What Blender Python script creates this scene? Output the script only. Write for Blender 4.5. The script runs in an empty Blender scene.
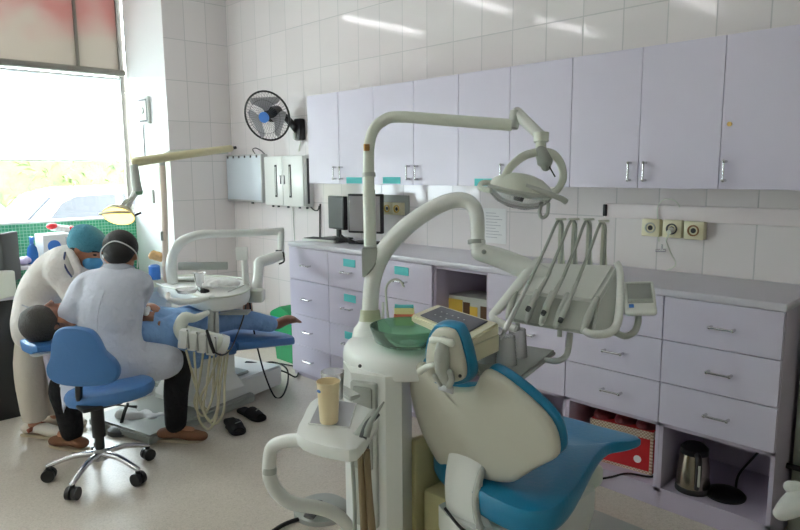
import bpy, bmesh, math, random
from mathutils import Vector, Matrix

random.seed(4)
TUBE, SKY, EXPO = 10.5, 17., .74
PI = math.pi
V = Vector
sc = bpy.context.scene
COL = sc.collection

# ------------------------------------------------------------------ materials
def _new(name):
    m = bpy.data.materials.new(name); m.use_nodes = True
    nt = m.node_tree; b = nt.nodes['Principled BSDF']
    return m, nt, b

def mat(name, col, rough=.5, metal=0., noise=0., nscale=40., bump=0., bscale=200., coat=0., emit=None, estr=0., sheen=0., spec=.5, bdist=.01):
    m, nt, b = _new(name)
    b.inputs['Base Color'].default_value = (*col, 1)
    b.inputs['Roughness'].default_value = rough
    b.inputs['Metallic'].default_value = metal
    b.inputs['Specular IOR Level'].default_value = spec
    b.inputs['Coat Weight'].default_value = coat
    b.inputs['Sheen Weight'].default_value = sheen
    if emit:
        b.inputs['Emission Color'].default_value = (*emit, 1)
        b.inputs['Emission Strength'].default_value = estr
    geo = nt.nodes.new('ShaderNodeNewGeometry')
    if noise > 0:
        n = nt.nodes.new('ShaderNodeTexNoise'); n.inputs['Scale'].default_value = nscale; n.inputs['Detail'].default_value = 4
        nt.links.new(geo.outputs['Position'], n.inputs['Vector'])
        mx = nt.nodes.new('ShaderNodeMix'); mx.data_type = 'RGBA'
        mx.inputs['A'].default_value = (*[max(0, c*(1-noise)) for c in col], 1)
        mx.inputs['B'].default_value = (*[min(1, c*(1+noise)) for c in col], 1)
        nt.links.new(n.outputs['Fac'], mx.inputs['Factor']); nt.links.new(mx.outputs['Result'], b.inputs['Base Color'])
    if bump > 0:
        n = nt.nodes.new('ShaderNodeTexNoise'); n.inputs['Scale'].default_value = bscale; n.inputs['Detail'].default_value = 3
        nt.links.new(geo.outputs['Position'], n.inputs['Vector'])
        bp = nt.nodes.new('ShaderNodeBump'); bp.inputs['Strength'].default_value = bump; bp.inputs['Distance'].default_value = bdist
        nt.links.new(n.outputs['Fac'], bp.inputs['Height']); nt.links.new(bp.outputs['Normal'], b.inputs['Normal'])
    return m

def s(r, g, b):     # sRGB 0-255 -> linear
    f = lambda c: ((c/255+.055)/1.055)**2.4 if c > 10 else c/255/12.92
    return (f(r), f(g), f(b))

def glassy(name, col, alpha_glossy=.12, rough=.02, tint=.3):
    """thin see-through plastic or pane: transparent + a little gloss + a little body colour"""
    m, nt, b = _new(name)
    out = nt.nodes['Material Output']
    tr = nt.nodes.new('ShaderNodeBsdfTransparent'); tr.inputs['Color'].default_value = (*col, 1)
    gl = nt.nodes.new('ShaderNodeBsdfGlossy'); gl.inputs['Roughness'].default_value = rough
    gl.inputs['Color'].default_value = (1, 1, 1, 1)
    df = nt.nodes.new('ShaderNodeBsdfDiffuse'); df.inputs['Color'].default_value = (*col, 1)
    fr = nt.nodes.new('ShaderNodeFresnel'); fr.inputs['IOR'].default_value = 1.25
    m1 = nt.nodes.new('ShaderNodeMixShader'); m1.inputs[0].default_value = tint
    m2 = nt.nodes.new('ShaderNodeMixShader')
    nt.links.new(tr.outputs[0], m1.inputs[1]); nt.links.new(df.outputs[0], m1.inputs[2])
    nt.links.new(fr.outputs[0], m2.inputs[0])
    nt.links.new(m1.outputs[0], m2.inputs[1]); nt.links.new(gl.outputs[0], m2.inputs[2])
    nt.links.new(m2.outputs[0], out.inputs['Surface'])
    return m

def tile_mat(name, axis, w, h, ou, ov, grout, col, gcol, rough=.12, vary=.03, bump=.35):
    """tiles by world position: axis 'x' runs u along X, 'y' along Y; v is height"""
    m, nt, b = _new(name)
    N, L = nt.nodes.new, nt.links.new
    geo = N('ShaderNodeNewGeometry'); sep = N('ShaderNodeSeparateXYZ'); L(geo.outputs['Position'], sep.inputs[0])
    def mth(op, a, bb=None):
        n = N('ShaderNodeMath'); n.operation = op
        for i, v in enumerate((a, bb)):
            if v is None: continue
            if hasattr(v, 'links') or isinstance(v, bpy.types.NodeSocket): L(v, n.inputs[i])
            else: n.inputs[i].default_value = v
        return n.outputs[0]
    def coord(sock, o, size):
        q = mth('DIVIDE', mth('SUBTRACT', sock, o), size)
        fr = mth('FRACT', q); d = mth('MINIMUM', fr, mth('SUBTRACT', 1., fr))
        return mth('MULTIPLY', d, size), mth('FLOOR', q)
    du, iu = coord(sep.outputs['X' if axis == 'x' else 'Y'], ou, w)
    dv, iv = coord(sep.outputs['Z'], ov, h)
    d = mth('MINIMUM', du, dv)
    mr = N('ShaderNodeMapRange'); mr.interpolation_type = 'SMOOTHSTEP'
    L(d, mr.inputs['Value']); mr.inputs['From Min'].default_value = grout*.5; mr.inputs['From Max'].default_value = grout*1.2
    wn = N('ShaderNodeTexWhiteNoise'); wn.noise_dimensions = '2D'
    cb = N('ShaderNodeCombineXYZ'); L(iu, cb.inputs[0]); L(iv, cb.inputs[1]); L(cb.outputs[0], wn.inputs['Vector'])
    var = N('ShaderNodeMix'); var.data_type = 'RGBA'
    var.inputs['A'].default_value = (*[c*(1-vary) for c in col], 1); var.inputs['B'].default_value = (*[min(1, c*(1+vary)) for c in col], 1)
    L(wn.outputs['Value'], var.inputs['Factor'])
    mx = N('ShaderNodeMix'); mx.data_type = 'RGBA'; mx.inputs['A'].default_value = (*gcol, 1)
    L(mr.outputs[0], mx.inputs['Factor']); L(var.outputs['Result'], mx.inputs['B']); L(mx.outputs['Result'], b.inputs['Base Color'])
    ro = N('ShaderNodeMapRange'); L(mr.outputs[0], ro.inputs['Value']); ro.inputs['To Min'].default_value = .7; ro.inputs['To Max'].default_value = rough
    L(ro.outputs[0], b.inputs['Roughness']); b.inputs['Specular IOR Level'].default_value = .3
    bp = N('ShaderNodeBump'); bp.inputs['Strength'].default_value = bump; bp.inputs['Distance'].default_value = .002
    L(mr.outputs[0], bp.inputs['Height']); L(bp.outputs['Normal'], b.inputs['Normal'])
    return m

M = dict(
    lav=mat('lavender_laminate', s(205, 199, 216), .32, noise=.015, nscale=15),
    lav_in=mat('lavender_carcass', s(190, 180, 198), .45),
    top=mat('countertop_laminate', s(206, 204, 214), .28, noise=.04, nscale=8),
    chrome=mat('brushed_steel', (.62, .62, .64), .22, 1.),
    steel=mat('dull_steel', (.45, .45, .46), .38, 1.),
    alu=mat('aluminium', (.55, .56, .56), .4, 1.),
    white=mat('white_plastic', s(230, 232, 228), .3, coat=.25),
    offw=mat('off_white_plastic', s(214, 218, 206), .3, coat=.3),
    ivory=mat('ivory_plastic', s(218, 212, 178), .35, coat=.2),
    cream=mat('cream_painted_metal', s(205, 198, 150), .4),
    grey=mat('grey_plastic', s(160, 164, 158), .45),
    lgrey=mat('light_grey_plastic', s(186, 190, 184), .4, coat=.1),
    dgrey=mat('dark_grey_plastic', s(70, 72, 74), .5),
    black=mat('black_plastic', s(22, 22, 24), .35),
    rubber=mat('black_rubber', s(20, 20, 21), .7),
    teal=mat('teal_vinyl', s(24, 120, 160), .3, bump=.1, bscale=60),
    blue=mat('blue_vinyl', s(62, 112, 168), .4, bump=.1, bscale=60),
    shell=mat('backrest_shell', s(200, 198, 184), .42, coat=.1),
    hose=mat('ivory_hose', s(196, 190, 160), .45),
    ghose=mat('grey_hose', s(168, 174, 166), .4),
    brownh=mat('brown_suction_hose', s(140, 122, 92), .5),
    sticker=mat('teal_paper', s(96, 198, 200), .8),
    paper=mat('paper', s(228, 228, 228), .8),
    ink=mat('print_ink', s(168, 168, 176), .8),
    skin=mat('skin', s(176, 122, 94), .5, noise=.06, nscale=60),
    skin2=mat('skin_feet', s(158, 112, 92), .5, noise=.1, nscale=40),
    hair=mat('black_hair', s(18, 16, 16), .55, bump=.6, bscale=180),
    ghair=mat('greying_hair', s(62, 58, 54), .6, bump=1., bscale=120, noise=.3, nscale=90),
    coat=mat('white_coat_cloth', s(203, 207, 220), .85, bump=.9, bscale=11, sheen=.2, bdist=.035),
    coat2=mat('cream_coat_cloth', s(218, 213, 208), .85, bump=.9, bscale=10, sheen=.2, bdist=.035),
    trou=mat('black_trouser_cloth', s(20, 20, 24), .9, bump=.8, bscale=14, bdist=.03),
    drape=mat('light_blue_cloth', s(128, 166, 212), .85, bump=1., bscale=12, bdist=.04),
    capm=mat('teal_cap_mesh', s(70, 140, 160), .8, noise=.25, nscale=110, bump=.8, bscale=110),
    maskm=mat('blue_mask_paper', s(86, 160, 205), .8, bump=.2, bscale=60),
    shoe=mat('brown_suede', s(120, 78, 52), .8, noise=.12, nscale=50),
    sole=mat('pale_sole', s(190, 175, 150), .7),
    wshoe=mat('white_shoe', s(215, 208, 196), .5),
    redtrim=mat('rust_leather', s(150, 82, 60), .6),
    green=mat('green_plastic', s(16, 142, 84), .4),
    bluep=mat('blue_plastic', s(60, 120, 200), .4),
    red=mat('red_card', s(190, 28, 34), .5),
    yellow=mat('yellow_print', s(214, 178, 70), .6),
    orange=mat('orange_wrap', s(226, 178, 120), .5, noise=.35, nscale=45),
    brown=mat('brown_print', s(96, 66, 42), .6),
    lcd=mat('lcd_screen', s(150, 154, 150), .25),
    lcdframe=mat('grey_screen_face', s(150, 146, 146), .3),
    membrane=mat('dark_membrane_panel', s(52, 56, 66), .35),
    bottle=glassy('spray_bottle', s(60, 120, 190), .1, .05, .75),
    clear=glassy('clear_plastic_cup', (.99, .99, .99), .1, .12, .3),
    pouch=mat('crumpled_white_wrap', s(232, 232, 232), .4, bump=1., bscale=45),
    beige=mat('beige_melamine', s(232, 214, 174), .35),
    bowl=glassy('green_glass', s(196, 232, 214), .1, .03, .24),
)

# ------------------------------------------------------------------ geometry
class G:
    """collects shapes in world coordinates into one mesh"""
    def __init__(self): self.bm = bmesh.new()
    def poly(self, verts, faces):
        vs = [self.bm.verts.new(v) for v in verts]
        for f in faces:
            try: self.bm.faces.new([vs[i] for i in f])
            except ValueError: pass
        return vs
    def box(self, x0, x1, y0, y1, z0, z1, bev=0., M4=None, seg=2):
        t = bmesh.new()
        bmesh.ops.create_cube(t, size=1)
        bmesh.ops.scale(t, vec=(abs(x1-x0), abs(y1-y0), abs(z1-z0)), verts=t.verts)
        bmesh.ops.translate(t, vec=((x0+x1)/2, (y0+y1)/2, (z0+z1)/2), verts=t.verts)
        if bev > 0: bmesh.ops.bevel(t, geom=list(t.edges), offset=bev, segments=seg, affect='EDGES', profile=.5)
        if M4 is not None: t.transform(M4)
        self.add(t); return self
    def add(self, t):
        me = bpy.data.meshes.new('tmp'); t.to_mesh(me); t.free(); self.bm.from_mesh(me); bpy.data.meshes.remove(me)
    def rings(self, rings, cap=True):
        vs = [[self.bm.verts.new(p) for p in r] for r in rings]
        n = len(rings[0])
        for a, b in zip(vs, vs[1:]):
            for i in range(n):
                j = (i+1) % n
                self.bm.faces.new((a[i], a[j], b[j], b[i]))
        if cap:
            self.bm.faces.new(list(reversed(vs[0]))); self.bm.faces.new(vs[-1])
        return self
    def tube(self, pts, r, seg=12, sub=6, ref=(0, 0, 1), flat=1., cap=True, round_end=False):
        pts = [V(p) for p in pts]
        rs = list(r) if isinstance(r, (list, tuple)) else [r]*len(pts)
        P, RR = [], []
        if len(pts) > 2 and sub > 1:
            for i in range(len(pts)-1):
                p0 = pts[max(i-1, 0)]; p1 = pts[i]; p2 = pts[i+1]; p3 = pts[min(i+2, len(pts)-1)]
                for k in range(sub):
                    t = k/sub
                    P.append(.5*((2*p1)+(p2-p0)*t+(2*p0-5*p1+4*p2-p3)*t*t+(3*p1-p0-3*p2+p3)*t**3))
                    RR.append(rs[i]*(1-t)+rs[i+1]*t)
            P.append(pts[-1]); RR.append(rs[-1])
        else: P, RR = pts, rs
        if round_end:
            d0 = (P[0]-P[1]).normalized(); d1 = (P[-1]-P[-2]).normalized()
            pre, pr_, post, po_ = [], [], [], []
            for k in (1, 2, 3):
                a = k*PI/2/3.4
                pre.insert(0, P[0]+d0*RR[0]*math.sin(a)); pr_.insert(0, RR[0]*math.cos(a))
                post.append(P[-1]+d1*RR[-1]*math.sin(a)); po_.append(RR[-1]*math.cos(a))
            P = pre+P+post; RR = pr_+RR+po_
        ref = V(ref); rings = []; prev = None
        for i, p in enumerate(P):
            t = (P[min(i+1, len(P)-1)]-P[max(i-1, 0)]).normalized()
            if prev is None:
                a = ref if abs(t.dot(ref)) < .95 else V((1, 0, 0)) if abs(t.x) < .9 else V((0, 1, 0))
                u = (a-t*a.dot(t)).normalized()
            else:
                u = prev-t*prev.dot(t)
                u = u.normalized() if u.length > 1e-6 else prev
            prev = u; w = t.cross(u)
            rings.append([p+u*RR[i]*flat*math.cos(2*PI*k/seg)+w*RR[i]*math.sin(2*PI*k/seg) for k in range(seg)])
        return self.rings(rings, cap)
    def cyl(self, p0, p1, r0, r1=None, seg=24):
        return self.tube([p0, p1], [r0, r0 if r1 is None else r1], seg, 1)
    def lathe(self, c, prof, seg=32, M4=None, sx=1., sy=1.):
        c = V(c); rings = []
        for r, z in prof:
            rings.append([V((r*sx*math.cos(2*PI*k/seg), r*sy*math.sin(2*PI*k/seg), z)) for k in range(seg)])
        if M4 is not None: rings = [[M4 @ p for p in r] for r in rings]
        return self.rings([[p+c for p in r] for r in rings])
    def ell(self, c, rad, M4=None, seg=20):
        t = bmesh.new(); bmesh.ops.create_uvsphere(t, u_segments=seg, v_segments=max(8, seg//2), radius=1)
        m = Matrix.Diagonal((*rad, 1))
        if M4 is not None: m = M4 @ m
        t.transform(Matrix.Translation(c) @ m); self.add(t); return self
    def prism(self, pts, depth, bev=0., seg=2):
        """closed outline (3D points on a plane) pushed along vector depth"""
        t = bmesh.new(); d = V(depth)
        a = [t.verts.new(V(p)) for p in pts]; b = [t.verts.new(V(p)+d) for p in pts]
        n = len(a)
        t.faces.new(a); t.faces.new(list(reversed(b)))
        for i in range(n): t.faces.new((a[(i+1) % n], a[i], b[i], b[(i+1) % n]))
        bmesh.ops.recalc_face_normals(t, faces=t.faces)
        if bev > 0: bmesh.ops.bevel(t, geom=list(t.edges), offset=bev, segments=seg, affect='EDGES', clamp_overlap=True)
        self.add(t); return self

def frame(o, u, v=None, w=None):
    """matrix with local x=u, y=v, z=w at o"""
    u = V(u).normalized()
    if w is None: w = u.cross(V(v)).normalized()
    w = V(w).normalized(); v = w.cross(u).normalized(); u = v.cross(w)
    m = Matrix((u, v, w)).transposed().to_4x4(); m.translation = V(o); return m

ORI = {}
def thing(name, label, cat, loc, group=None):
    o = bpy.data.objects.new(name, None); COL.objects.link(o); o.empty_display_size = .05
    o.location = loc; o['label'] = label; o['category'] = cat
    if group: o['group'] = group
    ORI[o.name] = V(loc); return o

def _smooth(me, ang=40):
    for p in me.polygons: p.use_smooth = True
    try: me.set_sharp_from_angle(angle=math.radians(ang))
    except Exception: pass

def make(name, g, m, org, smooth=True, ang=40):
    bm = g.bm if isinstance(g, G) else g
    bmesh.ops.recalc_face_normals(bm, faces=bm.faces)
    bmesh.ops.translate(bm, vec=-V(org), verts=bm.verts)
    me = bpy.data.meshes.new(name); bm.to_mesh(me); bm.free()
    me.materials.append(m)
    if smooth: _smooth(me, ang)
    return me

def part(name, g, m, parent, label=None, **k):
    org = ORI[parent.name]
    me = make(name, g, m, org, **k)
    o = bpy.data.objects.new(name, me); COL.objects.link(o); o.parent = parent; ORI[o.name] = org
    if label: o['label'] = label
    return o

def solo(name, g, m, label, cat, group=None, kind=None, **k):
    bm = g.bm
    xs = [v.co.x for v in bm.verts]; ys = [v.co.y for v in bm.verts]; zs = [v.co.z for v in bm.verts]
    org = V(((min(xs)+max(xs))/2, (min(ys)+max(ys))/2, min(zs)))
    me = make(name, g, m, org, **k)
    o = bpy.data.objects.new(name, me); COL.objects.link(o); o.location = org; ORI[o.name] = org
    if label: o['label'] = label
    if cat: o['category'] = cat
    if group: o['group'] = group
    if kind: o['kind'] = kind
    return o

def struct(name, g, m, parent=None, **k):
    if parent is None:
        o = solo(name, g, m, None, None, kind='structure', **k)
    else: o = part(name, g, m, parent, **k)
    return o

def dup(root, delta, label, group=None, rotz=0.):
    r = root.copy(); COL.objects.link(r); r.location = V(root.location)+V(delta); r.rotation_euler.z += rotz
    r['label'] = label
    if group: r['group'] = group
    ORI[r.name] = V(r.location)
    for ch in list(root.children):
        c = ch.copy(); COL.objects.link(c); c.parent = r
        for gg in list(ch.children):
            d = gg.copy(); COL.objects.link(d); d.parent = c
    return r

def blend(g, voxel=.01, smooth=6, fac=.5):
    """fuse overlapping closed shapes into one continuous skin"""
    bm = g.bm
    bmesh.ops.recalc_face_normals(bm, faces=bm.faces)
    me = bpy.data.meshes.new('t'); bm.to_mesh(me); bm.free()
    o = bpy.data.objects.new('t', me); COL.objects.link(o)
    r = o.modifiers.new('r', 'REMESH'); r.mode = 'VOXEL'; r.voxel_size = voxel
    if smooth:
        sm = o.modifiers.new('s', 'SMOOTH'); sm.iterations = smooth; sm.factor = fac
    bpy.context.view_layer.update()
    ev = o.evaluated_get(bpy.context.evaluated_depsgraph_get())
    m2 = bpy.data.meshes.new_from_object(ev)
    out = G(); out.bm.from_mesh(m2)
    bpy.data.objects.remove(o); bpy.data.meshes.remove(me); bpy.data.meshes.remove(m2)
    return out

def limb(g, pts, rad, ref=(0, 0, 1), flat=1., sub=4, seg=14):
    return g.tube(pts, rad, seg, sub, ref, flat, True, True)

def hand(g, wrist, d, up, size=.17, curl=.5, thumb=1):
    """palm with four fingers and a thumb; d = direction of the fingers, up = back of the hand"""
    d = V(d).normalized(); up = V(up); up = (up-d*up.dot(d)).normalized(); side = d.cross(up)
    w = V(wrist); k = size/.18
    g.tube([w, w+d*.05*k, w+d*.095*k], [.025*k, .038*k, .036*k], 12, 3, up, .42, True, True)
    for i, (off, ln) in enumerate(((.030, .072), (.010, .080), (-.010, .074), (-.029, .058))):
        a = w+d*.09*k+side*off*k*thumb
        pts = [a-d*.02*k, a]; dirn = d.copy(); p = a
        for j, f in enumerate((.45, .32, .23)):
            ang = -curl*(.5+j*.45)
            dirn = (d*math.cos(ang)+up*math.sin(ang)).normalized()
            p = p+dirn*ln*f*k; pts.append(p)
        g.tube(pts, [.0095*k, .0095*k, .009*k, .0085*k, .0072*k], 8, 2, up, 1, True, True)
    a = w+d*.03*k+side*.03*k*thumb
    b = a+(d*.7+side*thumb*.8-up*.25).normalized()*.036*k
    c = b+(d*.95+side*thumb*.3-up*.3).normalized()*.032*k
    g.tube([a-side*thumb*.015*k, a, b, c], [.013*k, .013*k, .0115*k, .009*k], 8, 2, up, 1, True, True)

def head(g, c, fwd, up, k=1.):
    """skull, jaw, nose, brow, lips and ears; c = middle of the head"""
    fwd = V(fwd).normalized(); up = V(up); up = (up-fwd*up.dot(fwd)).normalized(); side = fwd.cross(up)
    F = frame((0, 0, 0), fwd, None, up) if False else Matrix((fwd, side, up)).transposed().to_4x4()
    c = V(c)
    P = lambda f, s_, u: c+(fwd*f+side*s_+up*u)*k
    g.ell(P(-.012, 0, .03), (.098*k, .077*k, .088*k), F)
    g.ell(P(.02, 0, -.02), (.07*k, .064*k, .085*k), F)
    g.ell(P(.03, 0, -.075), (.055*k, .05*k, .038*k), F)
    g.ell(P(.075, 0, -.088), (.02*k, .026*k, .018*k), F)
    g.tube([P(.083, 0, .012), P(.098, 0, -.018), P(.108, 0, -.034)], [.009*k, .011*k, .014*k], 8, 2, up, 1, True, True)
    g.ell(P(.086, 0, -.058), (.012*k, .024*k, .006*k), F); g.ell(P(.084, 0, -.069), (.012*k, .022*k, .007*k), F)
    for e in (-1, 1):
        g.ell(P(.074, .03*e, .018), (.014*k, .024*k, .007*k), F)
        g.ell(P(-.006, .078*e, -.012), (.018*k, .009*k, .03*k), F)
    return P

# ------------------------------------------------------------------ the room
CEIL = 3.2
XW, XS, YB, YP = -6.19, -5.385, 3.09, 2.50
XR_, YF_ = 2.4, -2.6
wt = dict(w=.22, h=.337)
tcol, gcol = s(225, 219, 219), s(196, 193, 193)
M['wall_x'] = tile_mat('white_wall_tiles_along_room', 'x', .22, .337, -1.178, 1.209, .0035, tcol, gcol, rough=.07)
M['wall_y'] = tile_mat('white_wall_tiles_across_room', 'y', .2, .337, 2.69, 1.209, .0035, tcol, gcol, rough=.07)
M['mosaic'] = tile_mat('green_mosaic', 'y', .027, .027, 0, 0, .0022, s(78, 166, 128), s(156, 208, 182), rough=.25, vary=.12, bump=.2)

def terrazzo():
    m, nt, b = _new('terrazzo')
    N, L = nt.nodes.new, nt.links.new
    geo = N('ShaderNodeNewGeometry')
    vo = N('ShaderNodeTexVoronoi'); vo.inputs['Scale'].default_value = 190; L(geo.outputs['Position'], vo.inputs['Vector'])
    cr = N('ShaderNodeValToRGB'); e = cr.color_ramp.elements
    e[0].position = .0; e[0].color = (*s(178, 168, 155), 1); e[1].position = 1; e[1].color = (*s(208, 199, 187), 1)
    e2 = cr.color_ramp.elements.new(.3); e2.color = (*s(194, 185, 172), 1)
    bw = N('ShaderNodeRGBToBW'); L(vo.outputs['Color'], bw.inputs[0]); L(bw.outputs[0], cr.inputs[0])
    n = N('ShaderNodeTexNoise'); n.inputs['Scale'].default_value = 1.6; n.inputs['Detail'].default_value = 6; L(geo.outputs['Position'], n.inputs['Vector'])
    mx = N('ShaderNodeMix'); mx.data_type = 'RGBA'; mx.blend_type = 'MULTIPLY'; mx.inputs['Factor'].default_value = .35
    L(cr.outputs[0], mx.inputs['A'])
    cr2 = N('ShaderNodeValToRGB'); cr2.color_ramp.elements[0].position = .35; cr2.color_ramp.elements[0].color = (.72, .70, .66, 1)
    cr2.color_ramp.elements[1].position = .65; cr2.color_ramp.elements[1].color = (1, 1, 1, 1)
    L(n.outputs['Fac'], cr2.inputs[0]); L(cr2.outputs[0], mx.inputs['B']); L(mx.outputs['Result'], b.inputs['Base Color'])
    rr = N('ShaderNodeMapRange'); L(n.outputs['Fac'], rr.inputs['Value']); rr.inputs['To Min'].default_value = .24; rr.inputs['To Max'].default_value = .42
    L(rr.outputs[0], b.inputs['Roughness'])
    return m
M['floor'] = terrazzo()
M['ceil'] = mat('ceiling_paint', s(232, 232, 228), .9)

struct('floor', G().box(XW-.12, XR_, YF_, YB+.12, -.12, 0), M['floor'])
struct('ceiling', G().box(XW-.12, XR_, YF_, YB+.12, CEIL, CEIL+.1), M['ceil'])
struct('wall_back', G().box(XS, XR_, YB, YB+.12, 0, CEIL), M['wall_x'])
struct('wall_side', G().box(XS-.1, XS, YP, YB+.12, 0, CEIL), M['wall_y'])
M['reveal'] = mat('white_reveal_tile', s(236, 238, 238), .22)
struct('wall_reveal', G().box(XW, XS-.1, YP, YP+.12, 0, CEIL).box(XS-.1, XS-.0005, YP-.0005, YP+.001, 0, CEIL), M['reveal'])
struct('wall_right', G().box(XR_, XR_+.12, YF_, YB+.12, 0, CEIL), M['ceil'])
struct('wall_front', G().box(XW-.12, XR_, YF_-.12, YF_, 0, CEIL), M['ceil'])
struct('wall_window', G().box(XW-.12, XW, YF_, YP+.12, 0, 1.03), M['mosaic'])

# window: sill, frame, transom, panes, film banner above the transom, white blind below it
w = thing('window_1', 'wide window', 'window', (XW, 0, 1.03)); w['kind'] = 'structure'; del w['label']; del w['category']
part('window_sill', G().box(XW-.12, XW+.02, YF_, YP, 1.03, 1.05, .004), M['white'], w)
fr = G().box(XW-.08, XW-.03, YP-.045, YP, 1.05, CEIL).box(XW-.08, XW-.03, 2.10-.012, 2.10+.012, 2.37, CEIL)
for y in (.2, -1.2): fr.box(XW-.08, XW-.03, y-.03, y+.03, 1.05, CEIL)
M['dalu'] = mat('dull_aluminium', s(126, 122, 114), .45, .6)
part('window_frame', fr, M['dalu'], w)
part('transom', G().box(XW-.07, XW+.05, YF_, YP-.02, 2.325, 2.375, .006), M['dalu'], w)
M['pane'] = glassy('window_glass', (.95, .98, .97), .08, .0, .0)
part('pane', G().box(XW-.058, XW-.052, YF_, YP-.04, 1.05, 2.33), M['pane'], w)

def film():
    m, nt, b = _new('printed_window_film')
    N, L = nt.nodes.new, nt.links.new
    geo = N('ShaderNodeNewGeometry'); n = N('ShaderNodeTexNoise'); n.inputs['Scale'].default_value = 3.6; n.inputs['Detail'].default_value = 1.5
    L(geo.outputs['Position'], n.inputs['Vector'])
    sep = N('ShaderNodeSeparateXYZ'); L(geo.outputs['Position'], sep.inputs[0])
    mr = N('ShaderNodeMapRange'); L(sep.outputs['Z'], mr.inputs['Value']); mr.inputs['From Min'].default_value = 2.42; mr.inputs['From Max'].default_value = 2.85
    ad = N('ShaderNodeMath'); ad.operation = 'MULTIPLY'; L(n.outputs['Fac'], ad.inputs[0]); L(mr.outputs[0], ad.inputs[1])
    cr = N('ShaderNodeValToRGB'); cr.color_ramp.elements[0].position = .2; cr.color_ramp.elements[0].color = (*s(216, 206, 192), 1)
    cr.color_ramp.elements[1].position = .62; cr.color_ramp.elements[1].color = (*s(214, 140, 132), 1)
    L(ad.outputs[0], cr.inputs[0])
    tl = N('ShaderNodeBsdfTranslucent'); L(cr.outputs[0], tl.inputs['Color'])
    df = N('ShaderNodeBsdfGlossy'); df.inputs['Roughness'].default_value = .03; df.inputs['Color'].default_value = (1, 1, 1, 1)
    dk = N('ShaderNodeBsdfDiffuse'); dk.inputs['Color'].default_value = (.25, .25, .24, 1)
    mA = N('ShaderNodeMixShader'); mA.inputs[0].default_value = FILM_DARK; L(tl.outputs[0], mA.inputs[1]); L(dk.outputs[0], mA.inputs[2])
    fr = N('ShaderNodeFresnel'); fr.inputs['IOR'].default_value = 1.45
    mx = N('ShaderNodeMixShader'); L(fr.outputs[0], mx.inputs[0]); L(mA.outputs[0], mx.inputs[1]); L(df.outputs[0], mx.inputs[2])
    L(mx.outputs[0], nt.nodes['Material Output'].inputs['Surface'])
    return m
FILM_DARK = .72
part('printed_film', G().box(XW-.056, XW-.05, YF_, YP-.04, 2.37, CEIL), film(), w, 'reddish and grey printed window film')

def translucent(name, col, diff=.5):
    m, nt, b = _new(name)
    N, L = nt.nodes.new, nt.links.new
    t = N('ShaderNodeBsdfTranslucent'); t.inputs['Color'].default_value = (*col, 1)
    d = N('ShaderNodeBsdfDiffuse'); d.inputs['Color'].default_value = (*col, 1)
    mx = N('ShaderNodeMixShader'); mx.inputs[0].default_value = diff
    L(t.outputs[0], mx.inputs[1]); L(d.outputs[0], mx.inputs[2]); L(mx.outputs[0], nt.nodes['Material Output'].inputs['Surface'])
    return m
b_ = thing('roller_blind', 'white translucent roller blind hanging in the lower window below the metal rail', 'blind', (XW-.02, 0, 1.566))
part('blind_fabric', G().box(XW-.03, XW-.026, YF_+.05, YP-.05, 1.566, 2.19), translucent('blind_fabric', (.95, .95, .95), .1), b_, smooth=False)
part('hem_bar', G().box(XW-.032, XW-.02, YF_+.05, YP-.05, 1.556, 1.570, .002), M['white'], b_)
part('roller_tube', G().cyl((XW-.012, YF_+.05, 2.3), (XW-.012, YP-.05, 2.3), .012), M['white'], b_)
part('upper_fabric', G().box(XW-.024, XW-.021, YF_+.05, YP-.05, 2.19, 2.30), translucent('blind_fabric_top', s(225, 232, 236), .6), b_, smooth=False)

# outside: ground, cars, hedge
M['asphalt'] = mat('pale_concrete_yard', s(190, 188, 180), .9, noise=.1, nscale=3)
struct('ground_outside', G().box(-30, XW-.12, -14, 22, -.5, -.35), M['asphalt'])
def leafmat():
    m, nt, b = _new('hedge_leaves')
    N, L = nt.nodes.new, nt.links.new
    geo = N('ShaderNodeNewGeometry'); n = N('ShaderNodeTexNoise'); n.inputs['Scale'].default_value = 3; n.inputs['Detail'].default_value = 8; n.inputs['Roughness'].default_value = .75
    L(geo.outputs['Position'], n.inputs['Vector'])
    cr = N('ShaderNodeValToRGB'); cr.color_ramp.elements[0].position = .36; cr.color_ramp.elements[0].color = (*s(62, 76, 52), 1)
    cr.color_ramp.elements[1].position = .62; cr.color_ramp.elements[1].color = (*s(112, 122, 66), 1)
    L(n.outputs['Fac'], cr.inputs[0]); L(cr.outputs[0], b.inputs['Base Color']); b.inputs['Roughness'].default_value = .8
    return m
M['leaf'] = leafmat()
hg = G()
rnd = random.Random(7)
for i in range(3500):
    y = rnd.uniform(-6, 14); z = rnd.uniform(-.3, 3.2); x = -14+rnd.uniform(-.5, .5)
    a = rnd.uniform(0, 6.28); r = rnd.uniform(.07, .15)
    mt = Matrix.Rotation(a, 3, 'Z') @ Matrix.Rotation(rnd.uniform(-.9, .9), 3, 'X')
    c = V((x, y, z)); pts = [c+mt @ V(q) for q in ((0, -r, 0), (r*.4, 0, .05), (0, r, 0), (-r*.4, 0, .05))]
    hg.poly(pts, [(0, 1, 2, 3)])
hg.box(-14.7, -14.2, -6, 14, -.34, 3.1)
solo('hedge', hg, M['leaf'], 'yellow-green leafy hedge outside behind the parked cars', 'hedge', kind='stuff', smooth=False)

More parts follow.
